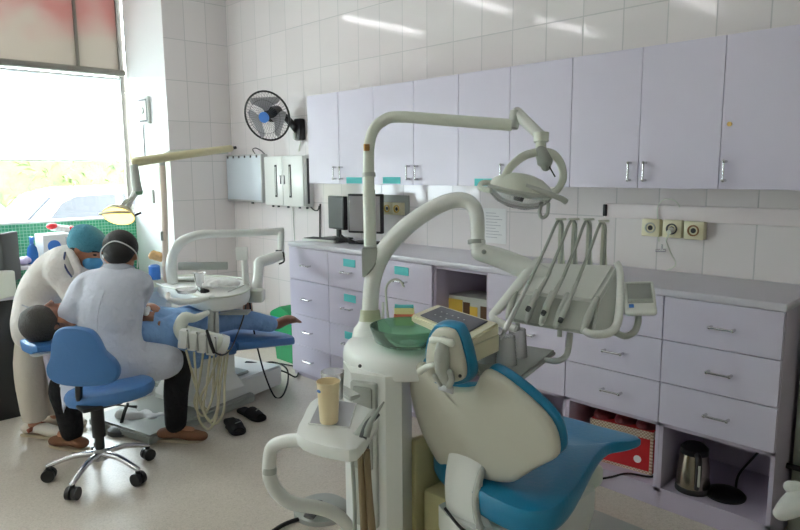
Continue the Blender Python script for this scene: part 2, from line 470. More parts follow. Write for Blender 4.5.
M['carp'] = mat('white_car_paint', s(236, 238, 240), .35, coat=.2)
M['carg'] = mat('car_window_glass', s(56, 56, 60), .5, spec=.2)
M['tyre'] = mat('tyre', s(30, 30, 30), .8)
def car(y0, x0, flip, label, sc_=1., wag=False):
    """side-on car along +Y; x0 = its near flank"""
    L_ = 4.3*sc_; g = G(); gz = -.35
    t = thing('car', label, 'car', (x0-.85, y0+L_/2, gz), 'white cars parked outside the window')
    def pp(u, z): return (x0, (y0+L_-u*L_) if flip else (y0+u*L_), gz+z)
    rear = .98 if wag else .95
    prof = [(0, .35), (.02, .62), (.04, .82), (.20, .93), (.27, 1.0), (.385, 1.50), (.48, 1.60), (.75, 1.61), (.88, 1.52), (rear, 1.02), (1, .85), (1, .4), (.97, .25), (.04, .25)]
    g.prism([pp(u, z) for u, z in prof], (-1.7, 0, 0), .05, 2)
    part('body', g, M['carp'], t)
    wn = G()
    for q in ([(.335, 1.07), (.40, 1.42), (.44, 1.50), (.56, 1.52), (.56, 1.08)], [(.58, 1.08), (.58, 1.52), (.73, 1.51), (.75, 1.11)], [(.77, 1.12), (.755, 1.50), (.83, 1.46), (.89, 1.16)]):
        part('side_window', G().prism([V(pp(u, z))+V((.006, 0, 0)) for u, z in q], (-.02, 0, 0)), M['carg'], t)
    part('windscreen', G().prism([V(pp(u, z))+V((-.15, 0, 0)) for u, z in [(.272, 1.05), (.284, 1.03), (.388, 1.48), (.376, 1.50)]], (-1.4, 0, 0)), M['carg'], t)
    for u in (.17, .81):
        for dx in (0, -1.5):
            c = V(pp(u, .32)); part('wheel', G().cyl(c+V((.01+dx, 0, 0)), c+V((-.2+dx, 0, 0)), .32), M['tyre'], t)
    return t
car(1.05, -9.2, False, 'white hatchback parked across the view, its side windows above the sill')
car(-.2, -11.6, True, 'white car farther back at the left edge of the window')
car(4.6, -11.4, False, 'white car mostly hidden behind the nearer car on the right')

# ceiling lights: twin tubes running across the room
M['tube'] = mat('lit_tube', (1, 1, 1), .3, emit=(1, .97, 1), estr=TUBE)
lt = None
lamp0 = None
for i, (x, y) in enumerate(((-5.85, .77), (-4.43, -.9), (-4.43, .84), (-2.9, -.9), (-1.4, -.9))):
    lb = ['twin tube ceiling light along the window, nearest the glass', 'twin tube ceiling light beside the desk, away from the cabinets', 'twin tube ceiling light above the far dental chair', 'twin tube ceiling light over the open floor in mid room', 'twin tube ceiling light farthest from the window'][i]
    if lamp0 is None:
        lamp0 = thing('ceiling_light', lb, 'ceiling light', (x, y, CEIL), 'tube lights on the ceiling')
        part('housing', G().box(x-.07, x+.07, y-.62, y+.62, CEIL-.05, CEIL, .006), M['white'], lamp0)
        for dx in (-.035, .035):
            part('tube', G().cyl((x+dx, y-.59, CEIL-.07), (x+dx, y+.59, CEIL-.07), .014, seg=10), M['tube'], lamp0)
        p0 = V((x, y, 0))
    else: dup(lamp0, V((x, y, 0))-p0, lb)

# ------------------------------------------------------------------ fitted cabinets on the back wall
def pull(x, y, z, horiz, w=.08):
    g = G()
    a = V((w/2, 0, 0)) if horiz else V((0, 0, w/2))
    c = V((x, y, z))
    for e in (-1, 1):
        g.cyl(c+a*e+V((0, .002, 0)), c+a*e+V((0, -.026, 0)), .006, seg=10)
        g.ell(c+a*e*1.0+V((0, -.026, 0)), (.0075, .0075, .0075), seg=10)
    g.cyl(c+a+V((0, -.026, 0)), c-a+V((0, -.026, 0)), .0045, seg=10)
    return g
YU = 2.76
us = [-3.77, -3.43, -3.085, -2.735, -2.39, -2.045, -1.69, -1.35, -1.01, -.67, -.33]
ulab = ['leftmost lavender wall cabinet, beside the wall fan', 'lavender wall cabinet second from the left, behind the lamp post',
        'lavender wall cabinet in the middle, above the document on the wall', 'lavender wall cabinet above the three sockets', 'lavender wall cabinet with a brass lock, cut by the right edge']
for k in range(5):
    x0, x1, x2 = us[2*k], us[2*k+1], us[2*k+2]
    t = thing('wall_cabinet', ulab[k], 'cabinet', ((x0+x2)/2, YU+.16, 1.365), 'lavender wall cabinets')
    part('body', G().box(x0+.001, x2-.001, YU+.018, YB, 1.365, 1.965), M['lav_in'], t)
    for a, b, hx in (((x0, x1, x1-.035), (x1, x2, x1+.035)) if k < 4 else ((x0, x1, x0+.026), (x1, x2, x2-.035))):
        d = part('door', G().box(a+.0012, b-.0012, YU, YU+.017, 1.366, 1.964, .001, seg=1), M['lav'], t, smooth=False)
        part('handle', pull(hx, YU, 1.438, False, .075), M['chrome'], d, 'small chrome bar handle')
    if k == 4:
        part('lock', G().cyl((-.979, YU+.002, 1.621), (-.979, YU-.008, 1.621), .009), mat('brass', (.6, .42, .16), .3, 1.), t)
    for sx, sz in ((-3.275, 1.39), (-2.921, 1.392), (-2.19, 1.385)):
        if x0 < sx < x2: part('sticker', G().box(sx-.08, sx+.075, YU-.003, YU-.001, sz-.02, sz+.02), M['sticker'], t, 'small teal label')

YC = 2.63
def drawer_rows(t, x0, x1, zs, labs=(), hx=None, sx=None):
    for i in range(len(zs)-1):
        za, zb = zs[i+1], zs[i]
        d = part('drawer', G().box(x0+.0015, x1-.0015, YC-.018, YC, za+.0018, zb-.0018, .001, seg=1), M['lav'], t, smooth=False)
        zc = (za+zb)/2
        h = (x0+x1)/2 if hx is None else hx
        part('handle', pull(h, YC-.018, zc-.002 if i else zc-.004, True, .085), M['chrome'], d, 'small chrome bar handle')
        if i in labs:
            q = h+.02 if sx is None else sx
            part('sticker', G().box(q-.058, q+.058, YC-.021, YC-.0185, zb-.08, zb-.032), M['sticker'], d, 'teal paper label')
            for r in range(2): pass
def carcass(t, x0, x1, floor_z=.09, opening=None, shelf=None):
    g = G().box(x0, x0+.016, YC, YB, 0, .93).box(x1-.016, x1, YC, YB, 0, .93).box(x0, x1, YB-.012, YB, .0, .93)
    g.box(x0, x1, YC, YB, floor_z-.018, floor_z).box(x0, x1, YC+.002, YC+.018, 0, floor_z-.001).box(x0, x1, YC, YB, .912, .93)
    if opening: g.box(x0, x1, YC, YB, opening-.002, opening+.016)
    if shelf: g.box(x0, x1, YC+.01, YB, shelf-.016, shelf)
    part('body', g, M['lav_in'], t, smooth=False)
g4 = 'lavender base cabinets'
L4 = [.929, .702, .455, .235, .035]
def base(name, label, x0, x1): return thing(name, label, 'cabinet', ((x0+x1)/2, 2.86, 0), g4)
t = base('drawer_cabinet', 'leftmost lavender four-drawer base cabinet, without labels, by the green bin', -3.83, -3.385)
carcass(t, -3.83, -3.386, .035); drawer_rows(t, -3.83, -3.386, L4, hx=-3.62)
t = base('drawer_cabinet', 'lavender four-drawer cabinet with teal labels under the monitors', -3.385, -2.915)
carcass(t, -3.385, -2.915, .035); drawer_rows(t, -3.385, -2.915, L4, (0, 1, 2), hx=-3.185, sx=-3.165)
t = base('drawer_cabinet', 'lavender four-drawer cabinet with teal labels left of the open cubby', -2.915, -2.45)
carcass(t, -2.914, -2.45, .035); drawer_rows(t, -2.914, -2.45, L4, (0, 1), hx=-2.69, sx=-2.69)
t = base('open_cabinet', 'lavender open cubby cabinet holding a printed box', -2.45, -2.06)
carcass(t, -2.449, -2.061, .09, None, .56)
L3 = [.931, .747, .565, .388]
t = base('drawer_cabinet', 'lavender three-drawer cabinet behind the cup tray, open at the bottom', -2.06, -1.593)
carcass(t, -2.059, -1.594, .09, .37); drawer_rows(t, -2.059, -1.594, L3, (), hx=-1.81)
part('sticker', G().box(-1.835, -1.745, YC-.021, YC-.0185, .515, .55), M['sticker'], t, 'teal paper label')
t = base('drawer_cabinet', 'lavender three-drawer cabinet above the red carton', -1.593, -1.14)
carcass(t, -1.592, -1.141, .09, .37); drawer_rows(t, -1.592, -1.141, L3, hx=-1.352)
t = base('drawer_cabinet', 'rightmost lavender three-drawer cabinet above the kettle', -1.14, -.695)
carcass(t, -1.14, -.695, .09, .37); drawer_rows(t, -1.14, -.695, L3, hx=-.905)
solo('countertop', G().box(-3.835, -.69, YC-.022, YB, .9305, .9625, .006), M['top'], 'long pale laminate countertop over the lavender base cabinets', 'countertop')

# ------------------------------------------------------------------ on the back wall
# raceway, sockets, hook, sheet of paper
solo('cable_raceway', G().box(-1.675, 1.2, YB-.02, YB, 1.205, 1.277, .003), mat('raceway', s(228, 218, 218), .4), 'long pale wall rail between the sockets and the wall cabinets', 'rail')
solo('cable_raceway', G().box(-3.40, -3.10, YB-.012, YB, 1.15, 1.285, .003), M['grey'], 'grey backing plate behind the two yellow-ringed sockets', 'plate')
solo('black_clip', G().box(-1.677, -1.657, YB-.03, YB-.001, 1.212, 1.272, .004), M['black'], 'small black clip at the left end of the pale wall rail', 'clip')
def socket(x, z, label, face, grp):
    t = thing('wall_socket', label, 'socket', (x, YB, z), grp)
    part('box', G().box(x-.045, x+.045, YB-.045, YB, z-.042, z+.042, .005), M['ivory'], t)
    part('socket_face', G().lathe((0, 0, 0), [(.0, -.002), (.026, 0), (.026, .006), (.021, .006), (.019, -.001), (0, -.001)], 20, frame((x, YB-.045, z), (1, 0, 0), None, (0, -1, 0))), face, t)
    part('socket_hole', G().cyl((x, YB-.0462, z), (x, YB-.0435, z), .012), M['black'], t)
    return t
gs = 'round ivory wall sockets'
socket(-1.415, 1.168, 'ivory socket at the left of the three beside the raceway', M['lgrey'], gs)
sk2 = socket(-1.311, 1.168, 'middle ivory socket of the three with a plug in it', M['dgrey'], gs)
socket(-1.211, 1.166, 'ivory socket with a brown face at the right of the three', mat('brown_face', s(150, 108, 60), .5), gs)
socket(-3.275, 1.195, 'ivory socket with a yellow ring just right of the monitors', M['yellow'], gs)
socket(-3.18, 1.195, 'ivory socket with a yellow ring beside the thick white arm', M['yellow'], gs)
t = thing('plug', 'pale plug with its white cord looping over the raceway', 'plug', (-1.311, YB-.05, 1.16))
part('plug_body', G().cyl((-1.311, YB-.046, 1.163), (-1.311, YB-.075, 1.155), .014, .011).tube([(-1.311, YB-.07, 1.155), (-1.316, YB-.072, 1.135), (-1.325, YB-.07, 1.115)], .004, 8), M['offw'], t)
part('cord', G().tube([(-1.325, YB-.07, 1.115), (-1.31, YB-.05, 1.06), (-1.29, YB-.03, 1.0), (-1.33, YB-.04, .967)], .003, 8), M['offw'], t)
solo('white_cord', G().tube([(-1.385, YB-.012, 1.10), (-1.388, YB-.027, 1.2), (-1.39, YB-.028, 1.27), (-1.36, YB-.03, 1.305), (-1.31, YB-.03, 1.30), (-1.285, YB-.029, 1.27)], .0028, 8), M['offw'], 'thin white cord looped above the middle socket', 'cord')
t = thing('wall_tap', 'little chrome gas tap on the wall below the sockets', 'tap', (-1.365, YB, 1.06))
part('valve', G().cyl((-1.36, YB, 1.06), (-1.36, YB-.03, 1.06), .007).cyl((-1.39, YB-.025, 1.058), (-1.345, YB-.025, 1.062), .008).cyl((-1.36, YB-.028, 1.06), (-1.36, YB-.028, 1.09), .004), M['chrome'], t)
t = thing('paper_notice', 'white printed sheet taped to the tiles below the wall cabinets', 'paper', (-2.39, YB-.002, 1.02))
part('sheet', G().box(-2.475, -2.30, YB-.0025, YB-.0005, 1.018, 1.225), M['paper'], t)
g = G()
for k in range(9): g.box(-2.45, -2.45+.12*(.6+.4*((k*7) % 5)/4), YB-.0035, YB-.002, 1.195-k*.018, 1.198-k*.018)
part('print', g, M['ink'], t)
# monitors, keyboard, cables
def monitor(c, wv, sz, label, face, rot):
    w_, h_ = sz; F = Matrix.Translation(c) @ Matrix.Rotation(rot, 4, 'Z')
    t = thing('monitor', label, 'monitor', (c[0], c[1], .9625))
    part('casing', G().box(-w_/2, w_/2, -.018, .02, .07, .07+h_, .006, F), M['black'], t)
    part('screen', G().box(-w_/2+.012, w_/2-.012, -.0205, -.0175, .085, .055+h_, 0, F), face, t)
    part('stand', G().box(-.02, .02, -.005, .02, .006, .12, .004, F).box(-.1, .1, -.07, .07, 0, .012, .004, F), M['black'], t)
    return t
monitor((-3.72, 2.97, .9625), None, (.22, .24), 'black monitor with a dark screen at the left of the counter', M['dgrey'], -.15)
monitor((-3.33, 2.90, .9625), None, (.26, .265), 'black monitor with a pale grey screen on the counter, beside the post', M['lcdframe'], .35)
g = G().box(-.15, .15, -.06, .06, 0, .018, .004, Matrix.Translation((-3.66, 2.79, .9625)) @ Matrix.Rotation(.2, 4, 'Z'))
t = thing('keyboard', 'pale grey keyboard lying on the counter before the monitors', 'keyboard', (-3.66, 2.79, .9625))
part('keyboard_case', g, M['lgrey'], t)
g = G()
for r in range(4):
    for c in range(12):
        g.box(-.14+c*.0235, -.12+c*.0235, -.048+r*.025, -.028+r*.025, .016, .023, 0, Matrix.Translation((-3.66, 2.79, .9625)) @ Matrix.Rotation(.2, 4, 'Z'))
k_ = part('keys', g, M['dgrey'], t, smooth=False)
g = G()
for q in range(4):
    g.tube([(-3.52+q*.02, 2.80+q*.012, .972), (-3.47, 2.76+.015*q, .975+.012*q), (-3.42, 2.80-.01*q, .978+.01*q), (-3.36+q*.02, 2.80, .975)], .008, 8)
solo('cable_bundle', g, M['rubber'], 'tangle of black cables on the counter by the monitors', 'cables')
solo('wall_cable', G().tube([(-4.075, YB-.008, 1.20), (-4.08, YB-.01, 1.1), (-4.09, YB-.008, .92)], .006, 8), M['black'], 'short black cable hanging on the tiles left of the monitors', 'cable')

# wall fan
fc = V((-4.400,2.840,1.875)); fn = V((-.10, -.99, -.06)).normalized()
fn = V((.46, -.85, -.28)).normalized()
t = thing('wall_fan', 'black wall fan with a round wire cage near the corner', 'fan', (-4.2, YB, 1.80))
FM = frame(fc, fn.cross(V((0, 0, 1))), None, fn)
R_ = .188
g = G()
def ringpts(r, z, n=40): return [FM @ V((r*math.cos(2*PI*k/n), r*math.sin(2*PI*k/n), z)) for k in range(n+1)]
part('cage_rim', G().tube(ringpts(R_, 0), .008, 8, 1), M['black'], t)
g = G()
for k in range(44):
    a = 2*PI*k/44; c, s_ = math.cos(a), math.sin(a)
    g.tube([FM @ V((.045*c, .045*s_, .045)), FM @ V((.14*c, .14*s_, .038)), FM @ V((R_*c, R_*s_, 0)), FM @ V((.14*c, .14*s_, -.06)), FM @ V((.04*c, .04*s_, -.07))], .0010, 4, 2)
g.tube(ringpts(.13, .039), .0016, 5, 1)
wires = part('cage_wires', g, M['dgrey'], t); wires['kind'] = 'stuff'
M['fanblade'] = mat('grey_fan_blade', s(150, 148, 152), .35)
for k in range(3):
    g = G(); a0 = 2*PI*k/3+.5
    pts = []
    for i in range(7):
        r = .04+i*.0235; half = .12+.78*math.sin(min(1, i/4.5)*PI/2)*(1 if i < 6 else .8)
        half *= .9
        pts.append((r, half))
    up = [FM @ V((r*math.cos(a0+h), r*math.sin(a0+h), .018)) for r, h in pts]; dn = [FM @ V((r*math.cos(a0-h), r*math.sin(a0-h), -.022)) for r, h in pts]
    n = len(pts); off = fn*.003
    vs = up+dn+[p-off for p in up]+[p-off for p in dn]
    f = []
    for i in range(n-1): f += [(i, i+1, n+i+1, n+i), (2*n+i, 3*n+i, 3*n+i+1, 2*n+i+1), (i, 2*n+i, 2*n+i+1, i+1), (n+i, n+i+1, 3*n+i+1, 3*n+i)]
    f += [(n-1, 3*n-1, 4*n-1, 2*n-1)]
    g.poly(vs, f); part('blade', g, M['fanblade'], t)
part('hub', G().cyl(fc+fn*.045, fc+fn*.055, .042), M['bluep'], t, 'blue round badge at the middle of the cage')
part('motor', G().cyl(fc-fn*.06, fc-fn*.16, .06, .05).ell(fc-fn*.16, (.05, .05, .05)), M['black'], t)
part('neck', G().tube([fc-fn*.13, fc-fn*.17+V((.08, 0, -.03)), (-4.29, 3.03, 1.78)], [.028, .026, .03], 12), M['black'], t)
part('wall_bracket', G().box(-4.33, -4.245, YB-.06, YB, 1.69, 1.86, .015), M['black'], t)
part('pull_switch', G().box(-4.325, -4.29, YB-.07, YB-.058, 1.70, 1.75, .004), M['lgrey'], t)
solo('fan_cord', G().tube([(-4.30, YB-.012, 1.69), (-4.33, YB-.01, 1.62), (-4.335, YB-.008, 1.61)], .005, 8), M['offw'], 'short white cord running down from the wall fan', 'cord')

# film viewer and twin-door towel cabinet
t = thing('film_viewer', 'flat grey light box for x-ray films on the wall, in the corner', 'light box', (-5.15, YB, 1.17))
part('casing', G().box(-5.375, -4.80, YB-.07, YB, 1.19, 1.60, .006), M['alu'], t)
part('front_panel', G().box(-5.363, -4.81, YB-.074, YB-.068, 1.21, 1.585, .002), mat('unlit_opal_panel', s(205, 214, 222), .35), t)
for k in range(6):
    x = -5.33+k*.095
    part('film_clip', G().box(x-.008, x+.008, YB-.08, YB-.072, 1.57, 1.59, .002), M['dgrey'], t)
part('switch', G().cyl((-5.0, YB-.04, 1.19), (-5.0, YB-.04, 1.175), .012), M['dgrey'], t)
solo('loose_wire', G().tube([(-4.93, YB-.04, 1.60), (-4.95, YB-.05, 1.64), (-4.90, YB-.05, 1.65), (-4.86, YB-.03, 1.63), (-4.80, YB-.03, 1.60)], .004, 8), M['dgrey'], 'small wire tangled on top of the light box', 'wire')
t = thing('steel_wall_cabinet', 'white metal wall cabinet with two doors and slotted windows', 'cabinet', (-4.55, YB, 1.16))
YK = 3.0
part('body', G().box(-4.72, -4.165, YK+.012, YB, 1.175, 1.575, .004), M['white'], t)
for a, b, sl in ((-4.72, -4.456, -4.55), (-4.456, -4.175, -4.35)):
    M_ = M['white']
    d = part('door', G().box(a+.002, b-.002, YK, YK+.013, 1.18, 1.57, .003), M_, t)
    part('slot_frame', G().box(sl-.016, sl+.016, YK-.004, YK+.001, 1.245, 1.505, .003), M['dgrey'], d)
    part('slot_window', G().box(sl-.009, sl+.009, YK-.006, YK-.003, 1.26, 1.49, .002), M['lgrey'], d)
part('door_pull', G().box(-4.485, -4.477, YK-.01, YK, 1.35, 1.42, .002), M['steel'], t)
part('door_pull', G().box(-4.432, -4.424, YK-.01, YK, 1.35, 1.42, .002), M['steel'], t)
part('side_slot', G().box(-4.166, -4.162, YK+.03, YK+.05, 1.2, 1.55), M['dgrey'], t)
for x in (-4.68, -4.60, -4.46, -4.30, -4.20):
    part('knob', G().cyl((x, YK+.05, 1.176), (x, YK+.05, 1.158), .01), M['dgrey'], t)
solo('cabinet_cable', G().tube([(-4.20, YB-.006, 1.172), (-4.16, YB-.006, 1.15), (-4.11, YB-.006, 1.15), (-4.09, YB-.006, 1.185)], .005, 8), M['black'], 'black lead looping under the white metal wall cabinet', 'cable')
solo('hanging_cord', G().tube([(-4.44, YB-.01, 1.165), (-4.43, YB-.01, .9), (-4.42, YB-.008, .62)], .003, 6), M['grey'], 'thin grey cord hanging below the white metal wall cabinet', 'cord')
# things on the reveal
t = thing('switch_box', 'small framed switch box high on the white pillar beside the window', 'switch', (-5.80, YP, 1.87))
part('box', G().box(-5.90, -5.70, YP-.03, YP, 1.875, 2.11, .006), M['lgrey'], t)
part('cover_frame', G().box(-5.885, -5.715, YP-.032, YP-.029, 1.895, 2.09, .001), M['dgrey'], t)
part('cover', G().box(-5.87, -5.73, YP-.036, YP-.028, 1.91, 2.075, .006), M['white'], t)
part('dial', G().cyl((-5.80, YP-.035, 1.99), (-5.80, YP-.045, 1.99), .03), M['lgrey'], t)
solo('switch_cable', G().tube([(-5.87, YP-.008, 1.875), (-5.87, YP-.008, 1.55)], .005, 8), M['dgrey'], 'grey cable running down from the switch box on the pillar', 'cable')
solo('wall_switch', G().box(-5.79, -5.74, YP-.02, YP, 1.18, 1.30, .004), M['lgrey'], 'small grey switch plate low on the white pillar', 'switch')

# ------------------------------------------------------------------ in and beside the open cubbies
c = V((-1.025, 2.72, .09))
t = thing('electric_kettle', 'steel and black electric kettle in the bottom right cubby', 'kettle', c)
part('body', G().lathe(c, [(.0, .012), (.066, .012), (.068, .03), (.064, .1), (.055, .17), (.0, .17)], 28), mat('kettle_steel', (.42, .38, .30), .2, 1.), t)
part('foot', G().lathe(c, [(0, 0), (.07, 0), (.07, .02), (.066, .026), (0, .026)], 28), M['black'], t)
part('lid', G().lathe(c, [(0, .166), (.057, .166), (.056, .188), (.04, .203), (0, .206)], 28), M['black'], t)
hd = V((.55, -.83, 0)).normalized()
part('handle', G().tube([c+hd*.055+V((0, 0, .178)), c+hd*.085+V((0, 0, .165)), c+hd*.09+V((0, 0, .10)), c+hd*.072+V((0, 0, .035))], [.012, .013, .012, .010], 12), M['black'], t)
part('level_gauge', G().tube([c+hd*.1+V((0, 0, .15)), c+hd*.101+V((0, 0, .06))], .005, 8), mat('gauge', s(190, 190, 180), .3), t)
part('spout', G().prism([c-hd*.05+V((0, 0, .13)), c-hd*.085+V((0, 0, .175)), c-hd*.05+V((0, 0, .175))], V((.02, .02, 0))), M['black'], t)
c = V((-.905, 2.76, .09))
t = thing('kettle_base', 'round black kettle power base beside the kettle', 'kettle base', c)
part('base_plate', G().lathe(c, [(0, 0), (.078, 0), (.08, .008), (.07, .018), (.03, .022), (0, .022)], 32), M['black'], t)
part('cord', G().tube([c+V((.02, .06, .01)), (-.90, 2.90, .14), (-.86, 2.99, .22), (-.82, 3.04, .30), (-.80, 3.06, .36)], .005, 8), M['rubber'], t)
# red carton
def carton_mat():
    m, nt, b = _new('red_check_print')
    N, L = nt.nodes.new, nt.links.new
    geo = N('ShaderNodeNewGeometry'); ck = N('ShaderNodeTexChecker'); ck.inputs['Scale'].default_value = 130
    ck.inputs['Color1'].default_value = (*s(205, 190, 170), 1); ck.inputs['Color2'].default_value = (*s(160, 130, 112), 1)
    L(geo.outputs['Position'], ck.inputs['Vector']); L(ck.outputs[0], b.inputs['Base Color']); return m
cm = carton_mat()
ct = Matrix.Translation((-1.36, 2.84, .09)) @ Matrix.Rotation(.12, 4, 'Z')
t = thing('carton', 'red printed carton stuffed full in the cubby under the drawers', 'box', (-1.36, 2.84, .09))
part('body', G().box(-.15, .14, -.14, .12, 0, .2, .002, ct), M['red'], t)
part('check_border', G().box(-.152, .142, -.142, -.139, .165, .20, 0, ct).box(-.152, .142, -.142, -.139, 0, .014, 0, ct).box(.139, .142, -.142, .12, .165, .2, 0, ct).box(.128, .142, -.142, -.139, 0, .2, 0, ct), cm, t)
part('seal', G().cyl(ct @ V((.075, -.139, .06)), ct @ V((.075, -.143, .06)), .017), M['paper'], t)
g = G()
for i in range(5): g.ell(ct @ V((-.105+i*.05, -.05+.06*((i*3) % 2), .205)), (.055, .085, .032+.012*(i % 2)))
part('bag', g, mat('dark_red_bag', s(110, 34, 40), .4, bump=.6, bscale=60), t)
solo('power_cable', G().tube([(-1.66, 2.50, .008), (-1.5, 2.57, .008), (-1.36, 2.62, .06), (-1.28, 2.64, .1), (-1.18, 2.70, .101), (-1.158, 2.78, .15)], .005, 8), M['rubber'], 'thin dark cord trailing from the open cubby to the floor', 'cord')
# printed box in the tall cubby
t = thing('printed_box', 'white and yellow printed box on the shelf of the tall cubby', 'box', (-2.33, 2.85, .56))
bt = Matrix.Translation((-2.30, 2.86, .56)) @ Matrix.Rotation(.1, 4, 'Z')
part('body', G().box(-.16, .16, -.11, .1, 0, .19, .003, bt), M['lgrey'], t)
part('yellow_panel', G().box(-.15, -.05, -.113, -.109, .02, .17, 0, bt).box(.0, .05, -.113, -.109, .07, .14, 0, bt), M['yellow'], t)
part('dark_panel', G().box(-.045, -.0, -.113, -.109, .02, .16, 0, bt).box(.07, .13, -.113, -.109, .03, .15, 0, bt), M['brown'], t)

# green bin left of the cabinets
t = thing('waste_bin', 'green plastic swing-lid bin beside the leftmost base cabinet', 'bin', (-4.14, 2.84, 0))
part('body', G().rings([[(-4.14+sx*.13*k, 2.84+sy*.11*k, z) for sx, sy in ((-1, -1), (1, -1), (1, 1), (-1, 1))] for k, z in ((.82, 0), (1, .36))]), M['green'], t, smooth=False)
part('lid', G().prism([(-4.28, 2.72, .345), (-4.28, 2.72, .37), (-4.25, 2.72, .39), (-4.14, 2.72, .435), (-4.03, 2.72, .395), (-4.0, 2.72, .345)], (0, .24, 0), .006), M['green'], t)
part('bin_liner', G().box(-4.275, -4.005, 2.725, 2.955, .315, .345, .006), M['bluep'], t, 'blue liner edge under the lid')

# ------------------------------------------------------------------ near treatment unit
# dental chair
t = thing('dental_chair', 'near teal dental chair with a cream backrest shell seen from behind', 'dental chair', (-1.24, 1.8, 0))
plate = [(-1.368,1.404,0.853), (-1.409,1.410,0.833), (-1.440,1.423,0.790), (-1.456,1.443,0.724), (-1.456,1.465,0.650), (-1.445,1.487,0.577), (-1.419,1.508,0.508), (-1.388,1.518,0.473), (-1.321,1.518,0.474), (-1.234,1.513,0.489), (-1.152,1.509,0.503), (-1.096,1.503,0.522), (-1.067,1.498,0.541), (-1.008,1.482,0.595), (-0.949,1.467,0.643),
         (-0.916,1.459,0.671), (-0.902,1.451,0.698), (-0.901,1.436,0.745), (-0.916,1.425,0.783), (-0.948,1.415,0.816), (-0.999,1.405,0.850), (-1.054,1.396,0.879), (-1.100,1.393,0.891), (-1.124,1.397,0.877), (-1.147,1.407,0.843), (-1.176,1.415,0.816), (-1.239,1.421,0.796), (-1.310,1.424,0.788), (-1.336,1.415,0.815)]
def smooth_closed(pts, sub=3):
    P = [V(p) for p in pts]; n = len(P); out = []
    for i in range(n):
        p0, p1, p2, p3 = P[i-1], P[i], P[(i+1) % n], P[(i+2) % n]
        for k in range(sub):
            q = k/sub
            out.append(.5*((2*p1)+(p2-p0)*q+(2*p0-5*p1+4*p2-p3)*q*q+(3*p1-p0-3*p2+p3)*q**3))
    return out
def dished(g, pts, n, depth, edge=.012, bulge=.0):
    """rounded slab from outline pts; n = outward normal of the show face, depth = thickness away from it"""
    P = [V(p) for p in pts]; c = sum(P, V())/len(P); n = V(n).normalized()
    def ring(k, d): return [c+(p-c)*k+n*d for p in P]
    e = edge
    R = []
    for k, d in ((.02, bulge+e*.0), (.35, bulge*.9), (.65, bulge*.6), (.88, bulge*.22), (.955, 0), (.985, -e*.35), (1., -e)): R.append(ring(k, d))
    R += [ring(1., -depth+e), ring(.985, -depth+e*.35), ring(.955, -depth), ring(.5, -depth), ring(.02, -depth)]
    g.rings(R); return g
nb = V((0, -1, -.3)).normalized()
part('backrest_shell', dished(G(), smooth_closed(plate, 2), nb, .03, .012, .008), M['shell'], t)
pc = sum((V(p) for p in plate), V())/len(plate)
cush = [pc+(V(p)-pc)*1.0-nb*.026+V((.006, 0, .004)) for p in plate]
part('backrest_cushion', dished(G(), smooth_closed(cush, 2), nb, .032, .012), M['teal'], t)
# headrest
hp = [(-1.282,1.341,0.863), (-1.260,1.318,0.939), (-1.230,1.304,0.988), (-1.195,1.295,1.016), (-1.150,1.294,1.021), (-1.131,1.297,1.010), (-1.124,1.310,0.967), (-1.123,1.326,0.913), (-1.136,1.337,0.876), (-1.175,1.344,0.854), (-1.233,1.349,0.836), (-1.273,1.349,0.836)]
nh = V((.0, -1, -.3)).normalized()
part('headrest_shell', dished(G(), smooth_closed(hp), nh, .02, .008, .006), M['shell'], t)
hc_ = [(-1.295,1.351,0.870), (-1.273,1.328,0.949), (-1.233,1.311,1.007), (-1.193,1.304,1.029), (-1.144,1.304,1.031), (-1.126,1.307,1.020), (-1.115,1.320,0.978), (-1.112,1.338,0.919), (-1.118,1.350,0.878), (-1.154,1.358,0.850), (-1.248,1.365,0.823), (-1.286,1.362,0.833)]
part('headrest_cushion', dished(G(), smooth_closed(hc_), nh, .036, .014), M['teal'], t)
part('headrest_knob', G().tube([(-1.205,1.286,0.985), (-1.166,1.280,0.993), (-1.133,1.283,0.990)], [.010, .007, .012], 12, 4, round_end=True), M['offw'], t)
part('headrest_arm', G().tube([(-1.170,1.292,0.984), (-1.183,1.302,0.940), (-1.195,1.319,0.893), (-1.198,1.336,0.859)], [.018, .024, .022, .016], 14, 4, (1, 0, 0), .9, round_end=True), M['lgrey'], t)
part('headrest_lever', G().tube([(-1.221,1.310,0.904), (-1.253,1.311,0.891), (-1.283,1.318,0.871)], [.009, .009, .011], 10, 4, round_end=True), M['offw'], t)
part('headrest_clamp', G().tube([(-1.162,1.312,0.896), (-1.160,1.318,0.875), (-1.182,1.330,0.847)], .009, 10, 4, round_end=True).tube([(-1.227,1.321,0.868), (-1.215,1.329,0.845)], .008, 10, 1, round_end=True), M['lgrey'], t)
o = V((-1.206,1.344,0.832))
part('clamp_plate', G().box(o.x-.028, o.x+.028, o.y-.004, o.y+.004, o.z-.012, o.z+.01, .003), M['steel'], t)
part('bolt', G().ell((-1.140,1.329,0.886), (.005, .005, .005), seg=10), M['dgrey'], t)
